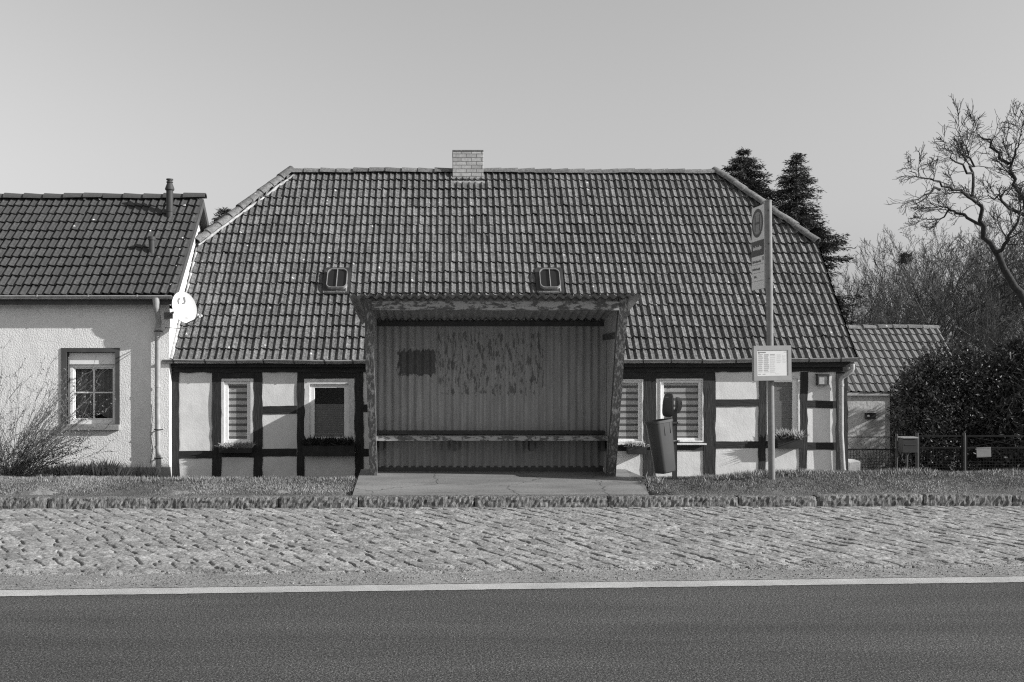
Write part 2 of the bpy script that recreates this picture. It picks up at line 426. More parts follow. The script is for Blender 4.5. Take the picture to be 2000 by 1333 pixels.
def crest(x):
    x = np.asarray(x, dtype=float)
    return np.interp(x, [-9, -3.4, -1.3, -1.0, 2.4, 2.6, 3.4, 4.2, 5, 7, 11], [0.16, 0.155, 0.16, 0.19, 0.20, 0.17, 0.17, 0.22, 0.245, 0.235, 0.22])
def zg(x, y):
    """ground height behind the kerb: rises to a low crest, then dips to the houses"""
    x = np.asarray(x, dtype=float); y = np.asarray(y, dtype=float)
    k = YK(x) + 0.15; c = crest(x)
    t = np.clip((y - k) / (13.05 - k), 0, 1); up = 0.125 + (c - 0.125) * t * t * (3 - 2 * t)
    base = np.where(x < -4.3, -0.12, -0.25)
    t2 = np.clip((y - 13.15) / 2.2, 0, 1); z = up + (base - up) * t2 * t2 * (3 - 2 * t2)
    far = np.clip((y - 16.2) / 1.5, 0, 1); return z + (-0.46 - z) * far * far * (3 - 2 * far)

g = MB(); g.quad((-900, -300, -0.47), (900, -300, -0.47), (900, 1500, -0.47), (-900, 1500, -0.47))
struct(g.build('ground', M['turf']))
r = MB(); r.add([(-60, -9, 0), (60, -9, 0), (60, CN(60) + 0.02, 0), (-60, CN(-60) + 0.02, 0)], [(0, 1, 2, 3)])
struct(r.build('road', M['asphalt']))
# white edge line with slightly ragged edges
n = 700; xs = np.linspace(-14, 15, n); ctr = lambda x: 7.25 + (x + 3.24) * 0.0608
near = ctr(xs) + 0.012 * (RNG.random(n) - 0.5); farr = ctr(xs) + 0.205 + 0.012 * (RNG.random(n) - 0.5)
v = np.concatenate([np.c_[xs, near, np.full(n, 0.004)], np.c_[xs, farr, np.full(n, 0.004)]])
f = np.array([(i, i + 1, n + i + 1, n + i) for i in range(n - 1)])
struct(link('road_marking', v, f, M['line']))
gr = MB(); gr.add([(-60, 7.5 - 2.9, -0.03), (60, 7.5 + 2.9, -0.03), (60, YK(60), -0.03), (-60, YK(-60), -0.03)], [(0, 1, 2, 3)])
struct(gr.build('gutter_ground', M['gravel']))
# grit washed along the asphalt's edge (thin sheet, fading outline)
n = 1200; xs = np.linspace(-9, 11, n)
nr = ctr(xs) + 0.196 + 0.012 * RNG.random(n)
v = np.concatenate([np.c_[xs, nr, np.full(n, 0.007)], np.c_[xs, CN(xs) + 0.03 + 0.16 * vnoise(xs * 3.1, xs * 0 + 3, 6) * vnoise(xs * 9, xs * 0, 16), np.full(n, 0.011)]])
f = np.array([(i, i + 1, n + i + 1, n + i) for i in range(n - 1)])
struct(link('grit_strip', v, f, M['gravel']))

def cobbles():
    nx, ny = 2100, 240
    x = np.linspace(-7.2, 9.0, nx); tt = np.linspace(0, 1, ny)
    Xg, T = np.meshgrid(x, tt)
    Yg = CN(Xg) - 0.03 + T * (YK(Xg) - CN(Xg) + 0.06)
    wx = Xg + 0.06 * (vnoise(Xg * 2.1, Yg * 2.1, 1) - 0.5) + 0.02 * (vnoise(Xg * 11, Yg * 11, 2) - 0.5)
    wy = Yg + 0.08 * (vnoise(Xg * 1.7, Yg * 1.7, 3) - 0.5)
    sk = np.interp(Xg, [-6, -3.5, 0, 4.5, 8], [0.72, 0.68, 0.55, 0.40, 0.36])
    a = wx + sk * (wy - 9.9); b = wy - 0.25 * wx
    def lattice(a, b, wd, ln, seed):
        a = a + 0.5; i = np.floor(a / wd); fa = a / wd - i
        off = hash1(i, seed) * ln; bb = b + off + 50; lw = ln * (0.85 + 0.3 * hash1(i, seed + 3))
        j = np.floor(bb / lw); fb = bb / lw - j
        da = np.minimum(fa, 1 - fa) * wd; db = np.minimum(fb, 1 - fb) * lw
        sid = i * 1013 + j * 7
        return da, db, sid, fa - 0.5, fb - 0.5
    rowi = np.floor((b + 0.09 * (vnoise(Xg * 2.7, Yg * 2.7, 51) - 0.5) + 30) / 0.42)
    da, db, sid, fa, fb = lattice(a + 0.14 * (hash1(rowi, 31) - 0.5), b, 0.175, 0.20, 11)
    # bordering row of longer stones beside the asphalt
    edge = (Yg - CN(Xg)) < 0.17
    i2 = np.floor((wx + 50) / 0.27); f2 = (wx + 50) / 0.27 - i2; v2 = (Yg - CN(Xg)) / 0.17
    da = np.where(edge, np.minimum(np.abs(v2), np.abs(1 - v2)) * 0.17, da)
    db = np.where(edge, np.minimum(f2, 1 - f2) * 0.27, db)
    sid = np.where(edge, i2 * 31 + 5e6, sid); fa = np.where(edge, 0, fa); fb = np.where(edge, 0, fb)
    h0 = 0.008 * (hash1(sid, 4) - 0.5); tx = 0.018 * (hash1(sid, 5) - 0.6); ty = 0.014 * (hash1(sid, 6) - 0.5)
    dome = 0.004 * (1 - (2 * fa) ** 2) * (1 - (2 * fb) ** 2)
    gap_a = vnoise(Xg * 7.5, Yg * 8.5, 21); gap_b = vnoise(Xg * 5.5 + 40, Yg * 5.5, 22)
    dep_a = 0.046 * np.clip((gap_a - 0.54) / 0.14, 0, 1); dep_b = 0.024 * np.clip((gap_b - 0.62) / 0.15, 0, 1)
    low = np.where(edge, 0.012, 0.0)
    z = 0.008 + h0 + tx * fa + ty * fb + dome
    z -= (dep_a + 0.003) * np.exp(-(da / 0.0062) ** 2) + (dep_b + 0.003) * np.exp(-(db / 0.0065) ** 2)
    z += 0.007 * (vnoise(Xg * 12, Yg * 12, 8) - 0.5) + 0.005 * (vnoise(Xg * 30, Yg * 30, 9) - 0.5) + 0.004 * (vnoise(Xg * 75, Yg * 60, 10) - 0.5)
    fade = np.clip((Yg - CN(Xg)) / 0.35, 0, 1); z = z * (0.35 + 0.65 * fade) - low
    V = np.c_[Xg.ravel(), Yg.ravel(), z.ravel()]
    idx = np.arange(nx * ny).reshape(ny, nx)
    Fc = np.stack([idx[:-1, :-1], idx[:-1, 1:], idx[1:, 1:], idx[1:, :-1]], -1).reshape(-1, 4)
    tone = (0.80 + 0.40 * hash1(sid, 12)) * (1 - 0.30 * np.exp(-(np.minimum(da, db) / 0.010) ** 2))
    struct(link('cobbled_bay', V, Fc, M['cobble'], smooth=180, attr=tone.ravel()))
cobbles()

def pebbles():
    m = 5200; x = RNG.uniform(-6, 8, m); t = RNG.random(m); a = ctr(x) + 0.24; b = CN(x) + 0.35
    y = np.where(t < 0.8, a + (b - a) * RNG.random(m), CN(x) + 0.1 + RNG.random(m) ** 0.5 * (YK(x) - CN(x) - 0.12))
    r = 0.0035 + 0.006 * RNG.random(m) ** 2; tone = 0.4 + 0.9 * RNG.random(m)
    base = np.array([(1, 0, 0), (0, 1, 0), (-1, 0, 0), (0, -1, 0), (0, 0, 0.8), (0, 0, -0.8)]); fc = np.array([(0, 1, 4), (1, 2, 4), (2, 3, 4), (3, 0, 4), (1, 0, 5), (2, 1, 5), (3, 2, 5), (0, 3, 5)])
    V = np.c_[x, y, np.full(m, 0.012)][:, None, :] + base[None] * r[:, None, None] * (0.7 + 0.6 * RNG.random((m, 6, 1)))
    Fc = (fc[None] + (np.arange(m) * 6)[:, None, None]).reshape(-1, 3)
    o = struct(link('loose_gravel', V.reshape(-1, 3), Fc, M['pebble'], attr=np.repeat(tone, 6)), 'stuff'); o['category'] = 'gravel'; o['label'] = 'loose grit and small stones strewn beside the white road line'
M['pebble'] = stone('loose_stone', 0.24, 60); _tone(M['pebble'])
pebbles()

def kerb():
    V = []; Fq = []; o = 0; x = -9.0; i = 0
    rg = random.Random(3)
    while x < 11:
        ln = rg.uniform(0.8, 1.6); gap = rg.choice((0.003, 0.004, 0.007, 0.014)); nx = int(ln / 0.03); xs = np.linspace(x, x + ln - gap, nx)
        prof = [(0.0, -0.05), (0.0, 0.0), (-0.004, 0.035), (-0.002, 0.07), (0.0, 0.10), (0.008, 0.126), (0.028, 0.138), (0.075, 0.139), (0.115, 0.138), (0.14, 0.134), (0.145, 0.0)]
        dz = rg.uniform(-0.010, 0.010); dy = rg.uniform(-0.012, 0.012); tl = rg.uniform(-0.008, 0.008)
        P = len(prof)
        for k, xx in enumerate(xs):
            e = min(xx - x, x + ln - gap - xx); rd = 0.02 * math.exp(-(e / 0.025) ** 2)
            for j, (py, pz) in enumerate(prof):
                fr = 0.013 if j in (2, 3, 4, 5) else 0.006
                V.append((xx, YK(xx) + py + dy + rg.uniform(-fr, fr) + (rd if j < 6 else 0), pz + dz + tl * (xx - x - ln / 2) + (rg.uniform(-0.004, 0.004) if j > 4 else 0) - (rd * 0.6 if 4 < j < 10 else 0)))
        for k in range(len(xs) - 1):
            for j in range(P - 1):
                Fq.append((o + k * P + j, o + (k + 1) * P + j, o + (k + 1) * P + j + 1, o + k * P + j + 1))
        e0 = [o + j for j in range(P)]; e1 = [o + (len(xs) - 1) * P + j for j in range(P)]
        Fq.append(tuple(e0)); Fq.append(tuple(reversed(e1)))
        o += len(xs) * P; x += ln
    struct(link('kerb', V, Fq, M['kerb']))
kerb()

def verge():
    nx, ny = 260, 110
    x = np.concatenate([np.linspace(-60, -9.2, 20), np.linspace(-9, 11, nx - 40), np.linspace(11.3, 60, 20)])
    tt = np.linspace(0, 1, ny); Xg, T = np.meshgrid(x, tt)
    y0 = YK(Xg) + 0.12; Yg = y0 + T * (18.2 - y0); Zg = zg(Xg, Yg)
    inside = (Xg > -1.2) & (Xg < 2.65) & (Yg < 14.1)
    Zg = Zg + 0.03 * (vnoise(Xg * 3, Yg * 3, 31) - 0.5) * (Yg > YK(Xg) + 0.3)
    Zg = np.where(inside, Zg - 0.09, Zg)
    idx = np.arange(nx * ny).reshape(ny, nx)
    Fc = np.stack([idx[:-1, :-1], idx[:-1, 1:], idx[1:, 1:], idx[1:, :-1]], -1).reshape(-1, 4)
    struct(link('verge', np.c_[Xg.ravel(), Yg.ravel(), Zg.ravel()], Fc, M['turf'], smooth=180))
verge()
# concrete pavement the shelter stands on
pv = MB()
def pav(x, y): return (x, y, 0.142 + (0.195 - 0.142) * min(1, (y - 11.8) / 1.6))
top = [pav(-1.10, YK(-1.1) + 0.147), pav(2.42, YK(2.4) + 0.147), pav(2.62, 13.3), pav(2.55, 14.15), pav(-1.2, 14.15), pav(-1.16, 13.3)]
pv.prism(top, (0, 0, -0.25)); struct(pv.build('pavement', M['slab']))

def blades(name, x, y, z, ht, width, lean, mat, tone, tall2=False):
    n = len(x); az = RNG.random(n) * 2 * np.pi; la = RNG.random(n) * 2 * np.pi; ln = lean * RNG.random(n)
    wx = np.cos(az) * width; wy = np.sin(az) * width
    tx = np.cos(la) * np.sin(ln) * ht; ty = np.sin(la) * np.sin(ln) * ht; tz = np.cos(ln) * ht
    A = np.c_[x - wx, y - wy, z]; B = np.c_[x + wx, y + wy, z]
    Mx = np.c_[x + tx * 0.4 + wx * 0.6, y + ty * 0.4 + wy * 0.6, z + tz * 0.6]; C = np.c_[x + tx, y + ty, z + tz]
    V = np.stack([A, B, Mx, C], 1).reshape(-1, 3)
    i = np.arange(n) * 4; Fc = np.stack([i, i + 1, i + 2, i + 3], -1)
    o = link(name, V, Fc, mat, attr=np.repeat(tone, 4)); return o
def grass():
    n = 330000
    x = RNG.uniform(-8.5, 10.5, n); y = YK(x) + 0.13 + RNG.random(n) ** 0.9 * 2.9
    slab = (x > -1.16 + 0.03 * RNG.standard_normal(n)) & (x < 2.55 + 0.05 * RNG.standard_normal(n)) & (y < 14.2)
    keep = ~slab; x, y = x[keep], y[keep]; n = len(x)
    tuft = vnoise(x * 4, y * 4, 41); patch = vnoise(x * 1.3, y * 1.3, 43)
    ht = (0.018 + 0.028 * tuft * RNG.random(n)) * (0.75 + 0.5 * patch)
    kk = y - YK(x); ht *= np.clip(0.5 + (kk - 0.13) * 1.2, 0.5, 1.25)
    tone = np.clip(0.36 + 0.5 * (RNG.random(n) - 0.4) + 0.75 * (patch - 0.5) + 0.3 * (tuft - 0.5) + 0.35 * (RNG.random(n) > 0.88), 0, 1)
    z = zg(x, y) - 0.005 + 0.03 * (vnoise(x * 3, y * 3, 31) - 0.5) * (kk > 0.3)
    struct(blades('verge_grass', x, y, z, ht, 0.0024 + 0.0022 * RNG.random(n), 1.35, M['grass'], tone), 'stuff')['category'] = 'grass'
    bpy.data.objects['verge_grass']['label'] = 'short dry grass growing over the verge behind the kerb'
    # long grass along the foot of the stuccoed house and along the half-timbered wall
    xs, ys, hs = [], [], []
    for (x0, x1, yy, cnt, h) in ((PX(105, 14.6), PX(250, 14.6), 14.75, 1500, 0.27), (-7.5, PX(110, 14.6), 14.8, 1500, 0.24), (PX(250, 15.2), PX(310, 15.2), 15.2, 500, 0.2),
                                 (-4.2, -1.2, 13.15, 3000, 0.06), (3.3, 6.5, 13.2, 4600, 0.07), (6.5, 10.5, 13.3, 4200, 0.07), (-8, -4.2, 13.15, 2500, 0.06), (2.58, 2.8, 12.9, 400, 0.10)):
        xs.append(RNG.uniform(x0, x1, cnt)); ys.append(yy + 0.16 * RNG.standard_normal(cnt)); hs.append(h * (0.45 + 0.7 * RNG.random(cnt)))
    x = np.concatenate(xs); y = np.concatenate(ys); h = np.concatenate(hs); n = len(x)
    h *= 0.5 + vnoise(x * 3.0, y * 3, 77)
    tone = np.clip(0.35 + 0.6 * RNG.random(n), 0, 1)
    o = struct(blades('long_grass', x, y, zg(x, y) - 0.01, h, 0.003 + 0.002 * RNG.random(n), 0.55, M['grass'], tone), 'stuff')
    o['category'] = 'grass'; o['label'] = 'longer uncut grass along the foot of the house walls'
grass()

# pale heaps of dry clippings along the kerb
M['heap'] = stone('dry_clippings', 0.20, 60, 0.5, 1.4, 6)
def heap(px, py, D, w_, d_, h_, label, seed):
    n, R = 40, 10; V = []; Fq = []; x0, y0 = PX(px, D), D; z0 = float(zg(x0, y0)) - 0.01
    for i in range(R + 1):
        for j in range(n):
            q = 2 * math.pi * j / n; r = i / R; wob = 1 + 0.5 * (float(vnoise(np.array(math.cos(q) * 2 + 9.), np.array(math.sin(q) * 2 + 9.), seed)) - .5)
            xx, yy = math.cos(q) * r * w_ * wob, math.sin(q) * r * d_ * wob
            V.append((x0 + xx, y0 + yy, z0 + h_ * (1 - r * r) * (0.75 + 0.5 * float(vnoise(np.array(xx * 14 + 50), np.array(yy * 14 + 50), seed))) + 0.012 * float(vnoise(np.array(xx * 50 + 50), np.array(yy * 50 + 50), seed)) - 0.01))
    for i in range(R):
        for j in range(n): Fq.append((i * n + j, (i + 1) * n + j, (i + 1) * n + (j + 1) % n, i * n + (j + 1) % n))
    o = link('grass_heap', V, Fq, M['heap'], None, smooth=180); tag(o, label, 'heap', 'pale heaps on the verge')
heap(75, 966, 12.05, 0.24, 0.15, 0.055, 'pale earthy heap on the verge near the twiggy shrub at the left', 3)
heap(345, 968, 12.0, 0.22, 0.12, 0.05, 'pale flat heap on the verge below the grey downpipe of the roughcast house', 4)
heap(545, 966, 12.05, 0.18, 0.10, 0.045, 'small pale heap on the verge below the half-timbered wall, nearest the shelter', 5)

# ------------------------------------------------------------------ roofs
PROF = [(0, 0), (0.07, 0.04), (0.15, 0.34), (0.23, 0.80), (0.31, 1.0), (0.40, 0.92), (0.50, 0.62), (0.60, 0.50), (0.76, 0.42), (0.91, 0.33), (0.965, 0.06)]
def tile_plane(O, U, Vd, L, lo, hi, rows, pitch, A, lip, seed, phase=0.0, jit=1.0):
    """tiled slope: O corner at the eave, U along the eave, Vd up the slope, lo/hi(v) limits along U"""
    O, U, Vd = Vector(O), Vector(U).normalized(), Vector(Vd).normalized(); N = U.cross(Vd)
    if N.z < 0: N = -N
    O, U, Vd, N = map(np.array, (O, U, Vd, N))
    umin = min(lo(0), lo(L)); umax = max(hi(0), hi(L)); n = int(math.ceil((umax - umin) / pitch)) + 1
    t = np.array([p[0] for p in PROF]); h = np.array([p[1] for p in PROF]) * A
    col = np.repeat(np.arange(n), len(t)); u0 = umin + (col + np.tile(t, n) + phase) * pitch - pitch; hh = np.tile(h, n)
    rl = L / rows; VV = []; FF = []; AA = []; o = 0; rg = np.random.default_rng(seed)
    for r in range(rows):
        v0, v1 = r * rl, (r + 1) * rl + (0.02 if r < rows - 1 else 0)
        sag = 0.045 * (vnoise(u0 * 0.45 + seed, np.full(len(u0), r * rl * 0.6 + seed), seed) - 0.5); jl = (rg.standard_normal(n) * 0.008 * jit)[col]; jh = sag + (rg.standard_normal(n) * 0.0025 * jit)[col]; tone = rg.random(n)[col]; jx = (rg.standard_normal(n) * 0.003 * jit)[col]
        m = len(u0)
        rowsv = []
        for (vv, add) in ((v0 + jl, lip - 0.014), (v0 + jl, lip), (np.full(m, (v0 + v1) / 2), lip * 0.55), (np.full(m, v1), 0.002)):
            vv = np.clip(vv, -0.02, L); l_, h_ = np.vectorize(lo)(vv), np.vectorize(hi)(vv)
            uu = np.clip(u0 + jx, l_, h_)
            rowsv.append(O + uu[:, None] * U + vv[:, None] * Vd + ((hh + jh + add)[:, None]) * N)
        VV.append(np.concatenate(rowsv)); AA.append(np.tile(tone, 4))
        i = np.arange(m - 1)
        for q in range(3):
            a = o + q * m
            ff = np.stack([a + i, a + i + 1, a + m + i + 1, a + m + i], -1); FF.append(ff)
        o += 4 * m
    V = np.concatenate(VV); Fq = np.concatenate(FF); At = np.concatenate(AA)
    # drop faces collapsed by clipping
    p = V[Fq]; area = np.linalg.norm(np.cross(p[:, 2] - p[:, 0], p[:, 3] - p[:, 1]), axis=1); Fq = Fq[area > 1e-6]
    return V, Fq, At
def tiles_obj(name, parts, mat, parent):
    V = []; Fq = []; At = []; o = 0
    for (v, f, a) in parts:
        V.append(v); Fq.append(f + o); At.append(a); o += len(v)
    return link(name, np.concatenate(V), np.concatenate(Fq), mat, parent, smooth=50, attr=np.concatenate(At))
def ridge_caps(mb, p0, p1, n, r, lift=0.0, seed=0, flip=False, ov=0.05):
    rg = random.Random(seed); p0, p1 = Vector(p0), Vector(p1); d = (p1 - p0).normalized(); L = (p1 - p0).length
    side = d.cross(Vector((0, 0, 1))).normalized(); up = side.cross(d).normalized()
    at = mb.attr if mb.attr is not None else []
    K = 9
    for i in range(n):
        a = p0 + d * (L * i / n); b = p0 + d * (L * (i + 1) / n + ov)
        r0, r1 = (r * 1.1, r * 0.90) if not flip else (r * 0.90, r * 1.1)
        j = rg.uniform(-0.008, 0.008); tone = rg.random(); ring = []
        jr = rg.uniform(-0.012, 0.012)
        for (c, rr, th) in ((a, r0, 0), (b, r1, 0), (b, r1 - 0.018, 0), (a, r0 - 0.018, 0)):
            for k in range(K):
                q = math.pi * (k / (K - 1)); ring.append(c + side * (math.cos(q) * rr) + up * (math.sin(q) * rr * 0.9 + lift + j + (jr if c is b else 0)))
        fs = []
        for s in range(3):
            for k in range(K - 1):
                fs.append((s * K + k, s * K + k + 1, (s + 1) * K + k + 1, (s + 1) * K + k))
        for k in range(K - 1): fs.append((3 * K + k, 3 * K + k + 1, k + 1, k))
        mb.add(ring, fs); at = list(at) + [tone] * len(ring)
    mb.attr = at; return mb

# ================================================================== half-timbered house
FD = 15.65                      # facade distance
XL, XR = -4.30, 6.305
EY, EZ, SL = 15.55, 1.73, 1.2306  # eave line, roof slope
RY, RZ = 18.38, 1.73 + 1.2306 * (18.38 - 15.55)
HY = 17.19; HZ = EZ + SL * (HY - EY)        # where the half hips start
house = thing('half_timbered_house', 'low black and white half-timbered cottage under a big lichen-speckled tiled roof', 'house', (0.6, 15.65, -0.25))

def px_holes(lst, D): return [(PX(a, D), PX(b, D), PZ(d, D), PZ(c, D)) for a, b, c, d in lst]
def wall_sheet(mb, x0, x1, z0, z1, holes, y, depth, back=False):
    xs = sorted({x0, x1, *[h[0] for h in holes], *[h[1] for h in holes]}); zs = sorted({z0, z1, *[h[2] for h in holes], *[h[3] for h in holes]})
    for i in range(len(xs) - 1):
        for j in range(len(zs) - 1):
            cx, cz = (xs[i] + xs[i + 1]) / 2, (zs[j] + zs[j + 1]) / 2
            if any(h[0] < cx < h[1] and h[2] < cz < h[3] for h in holes): continue
            mb.quad((xs[i], y, zs[j]), (xs[i + 1], y, zs[j]), (xs[i + 1], y, zs[j + 1]), (xs[i], y, zs[j + 1]))
    for (a, b, c, d) in holes:
        y2 = y + depth
        mb.quad((a, y, c), (a, y2, c), (b, y2, c), (b, y, c)); mb.quad((a, y, d), (b, y, d), (b, y2, d), (a, y2, d))
        mb.quad((a, y, c), (a, y, d), (a, y2, d), (a, y2, c)); mb.quad((b, y, c), (b, y2, c), (b, y2, d), (b, y, d))
HW = [(432, 495, 740, 870), (594, 692, 740, 872), (1190, 1256, 741, 865), (1288, 1374, 740, 864), (1497, 1562, 735, 862)]
hh_ = px_holes(HW, FD)
wm = MB(); wall_sheet(wm, XL + 0.02, XR, -0.5, 1.72, hh_, FD, 0.22)
# gables (with half-hip top cut) and rear wall
for gx, dx in ((XL + 0.03, 0.2), (XR - 0.01, -0.2)):
    poly = [(gx, FD + 0.004, -0.5), (gx, 21.1, -0.5), (gx, 21.1, EZ), (gx, 2 * RY - HY, HZ - 0.06), (gx, HY, HZ - 0.06), (gx, FD + 0.004, EZ + 0.03)]
    wm.prism(poly, (dx, 0, 0))
wm.box(XL + 0.05, XR - 0.05, 21.0, 21.2, -0.5, 1.72)
wm.build('wall', M['plaster'], house)
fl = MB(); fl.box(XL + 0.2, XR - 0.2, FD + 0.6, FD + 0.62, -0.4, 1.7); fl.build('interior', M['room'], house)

rgt = random.Random(21)
def rough_beam(mb, x0, x1, z0, z1, y0, y1, vertical, amp=0.013):
    nseg = max(2, int((z1 - z0 if vertical else x1 - x0) / 0.12)); vs = []
    sh0, sh1 = rgt.uniform(-amp, amp) * 1.2, rgt.uniform(-amp, amp) * 1.2
    for i in range(nseg + 1):
        t = i / nseg; j = [rgt.uniform(-amp, amp) * 0.7 for _ in range(4)]; s = sh0 + (sh1 - sh0) * t
        if vertical:
            z = z0 + (z1 - z0) * t; a, b = x0 + j[0] + s, x1 + j[1] + s
            vs += [(a, y0 + j[2] * 0.5, z), (b, y0 + j[3] * 0.5, z), (b, y1, z), (a, y1, z)]
        else:
            x = x0 + (x1 - x0) * t; a, b = z0 + j[0] + s, z1 + j[1] + s
            vs += [(x, y0 + j[2] * 0.5, b), (x, y0 + j[3] * 0.5, a), (x, y1, a), (x, y1, b)]
    fs = []
    for i in range(nseg):
        for k in range(4): fs.append((i * 4 + k, i * 4 + (k + 1) % 4, (i + 1) * 4 + (k + 1) % 4, (i + 1) * 4 + k))
    fs += [(3, 2, 1, 0), tuple(nseg * 4 + k for k in range(4))]; mb.add(vs, fs); return mb
Y0, Y1 = FD - 0.014, FD + 0.1
mbp = MB(); rough_beam(mbp, XL + 0.02, XR, PZ(727, FD), 1.76, FD - 0.030, Y1, False); mbp.build('wall_plate', M['timber_rail'], house)
ZB, ZT = -0.45, PZ(727, FD)
posts = [(329, 350), (413.5, 432), (495, 512), (579, 594), (692, 709), (770, 786), (860, 876), (1010, 1026), (1110, 1126), (1258, 1282), (1374, 1397), (1482, 1496), (1562, 1576), (1631, 1653.5)]
for a, b in posts:
    q = MB(); rough_beam(q, PX(a, FD), PX(b, FD), ZB, ZT, Y0, Y1, True); q.build('timber_post', M['timber'], house)
rails = [(350, 413.5, 880, 895), (432, 495, 870, 893), (512, 579, 793, 808), (512, 579, 877, 892), (594, 692, 872, 890), (709, 735, 790, 805), (709, 735, 877, 892),
         (1190, 1258, 866, 880), (1282, 1374, 865, 880), (1397, 1482, 781, 795), (1397, 1482, 862, 875), (1496, 1562, 862, 876), (1576, 1634, 783, 797), (1576, 1634, 865, 879)]
for a, b, c, d in rails:
    q = MB(); rough_beam(q, PX(a, FD) - 0.006, PX(b, FD) + 0.006, PZ(d, FD), PZ(c, FD), Y0 + 0.002, Y1 - 0.01, False, 0.006); q.build('timber_rail', M['timber_rail'], house)
# dark boarding above the windows, under the wall plate
for a, b, c, d in ((432, 495, 726, 740), (594, 692, 726, 740), (1190, 1258, 726, 741), (1282, 1374, 726, 740)):
    q = MB(); rough_beam(q, PX(a, FD) - 0.004, PX(b, FD) + 0.004, PZ(d, FD), PZ(c, FD), Y0 + 0.001, Y1 - 0.02, False, 0.003); q.build('window_lintel', M['timber_rail'], house)

def frame_box(mb, x0, x1, z0, z1, w, y0, y1, wb=None, wt=None):
    wb = wb or w; wt = wt or w
    mb.box(x0, x0 + w, y0, y1, z0, z1); mb.box(x1 - w, x1, y0, y1, z0, z1)
    mb.box(x0 + w, x1 - w, y0, y1, z0, z0 + wb); mb.box(x0 + w, x1 - w, y0, y1, z1 - wt, z1)
def window(parent, px, D, outer, inner, mat_outer, blind=None, blind_top=None, cross=False, rec=0.02, blind_y=0.035):
    """outer casing, inner sash (lists x0,x1,y0,y1 in photo measure on the wall plane), pane and blind behind it"""
    x0, x1, z1, z0 = PX(px[0], D), PX(px[1], D), PZ(px[2], D), PZ(px[3], D)
    a = MB(); frame_box(a, x0, x1, z0, z1, outer[0] * D / F, D - 0.012 + rec * 0, D + 0.06, outer[2] * D / F, outer[1] * D / F)
    wn = a.build('window', mat_outer, parent, bevel=0.004)
    x0 += outer[0] * D / F; x1 -= outer[0] * D / F; z1 -= outer[1] * D / F; z0 += outer[2] * D / F
    b = MB(); frame_box(b, x0, x1, z0, z1, inner[0] * D / F, D + rec, D + rec + 0.05, inner[2] * D / F, inner[1] * D / F)
    if cross:
        cx, cz = (x0 + x1) / 2, z0 + (z1 - z0) * 0.53
        b.box(cx - 0.012, cx + 0.012, D + rec + 0.004, D + rec + 0.03, z0 + inner[2] * D / F, z1 - inner[1] * D / F)
        b.box(x0 + inner[0] * D / F, x1 - inner[0] * D / F, D + rec + 0.006, D + rec + 0.028, cz - 0.012, cz + 0.012)
    b.build('sash', M['white'], wn, bevel=0.004)
    x0 += inner[0] * D / F; x1 -= inner[0] * D / F; z1 -= inner[1] * D / F; z0 += inner[2] * D / F
    p = MB(); yy = D + rec + 0.025; p.quad((x0, yy, z0), (x1, yy, z0), (x1, yy, z1), (x0, yy, z1)); p.build('pane', M['glass'], wn)
    if blind:
        zt = z1 + 0.02 if blind_top is None else PZ(blind_top, D)
        q = MB(); yb = D + rec + blind_y; q.box(x0 - 0.02, x1 + 0.02, yb, yb + 0.006, z0 - 0.02, zt); q.build('blind', blind, wn)
    return wn
window(house, HW[0], FD, (6, 5, 5), (7, 6, 6), M['oldwhite'], M['zebra'])
window(house, HW[1], FD, (11, 11, 8), (9, 7, 10), M['oldwhite'], M['pleat'], 790)
window(house, HW[2], FD, (3, 3, 3), (6, 4, 4), M['oldwhite'], M['zebra'])
window(house, HW[3], FD, (3, 3, 3), (6, 5, 5), M['oldwhite'], M['zebra'])
window(house, HW[4], FD, (4, 5, 5), (9, 7, 8), M['oldwhite'], M['rolls'])
for i, (a, b, c) in enumerate(((1190, 1258, 866), (1284, 1378, 866))):
    q = MB(); q.box(PX(a, FD), PX(b, FD), FD - 0.07, FD + 0.02, PZ(c + 3, FD), PZ(c, FD)); q.build('window_sill', M['oldwhite'], house, bevel=0.003)

# unseen lean-to inferred behind the bus shelter, shaped to cast the diagonal wall shadow
pq = MB()
px0, px1, pyf = -0.95, 0.75, FD - 0.88
pq.hexa([(px0, pyf, -0.4), (px1, pyf, -0.4), (px1, FD, -0.4), (px0, FD, -0.4), (px0, pyf, 1.47), (px1, pyf, 1.47), (px1, FD - 0.05, 1.70), (px0, FD - 0.05, 1.70)])
unseen_porch = pq.build('unseen_porch', M['plaster'], house)
pd_ = MB(); pd_.box(-0.45, 0.35, pyf - 0.03, pyf - 0.002, -0.3, 1.38); pd_.build('unseen_porch_door', M['board'], unseen_porch)

# roof: front and rear slopes, two half hips
cosr = 1 / math.sqrt(1 + SL * SL); Vf = Vector((0, cosr, SL * cosr)); LF = (RY - EY) / cosr
XE0, XE1 = -4.30, 6.42; R0, R1 = -2.88, 5.0; vh = (HY - EY) / cosr
def f_lo(v): return (XE0 if v <= vh else XE0 + (v - vh) / (LF - vh) * (R0 - XE0))
def f_hi(v): return (XE1 if v <= vh else XE1 + (v - vh) / (LF - vh) * (R1 - XE1))
front = tile_plane((0, EY, EZ), (1, 0, 0), Vf, LF, f_lo, f_hi, 19, 0.1113, 0.040, 0.032, 5, 0.25)
rear = tile_plane((0, 2 * RY - EY, EZ), (1, 0, 0), Vector((0, -cosr, SL * cosr)), LF, f_lo, f_hi, 19, 0.2226, 0.034, 0.03, 6)
def hip(x0, xr, sx, seed):
    hl = Vector((xr - x0, 0, RZ - HZ)); L = hl.length; half = RY - HY
    return tile_plane((x0, RY, HZ), (0, 1, 0), hl, L, lambda v: -half * (1 - v / L), lambda v: half * (1 - v / L), 9, 0.1113, 0.034, 0.03, seed)
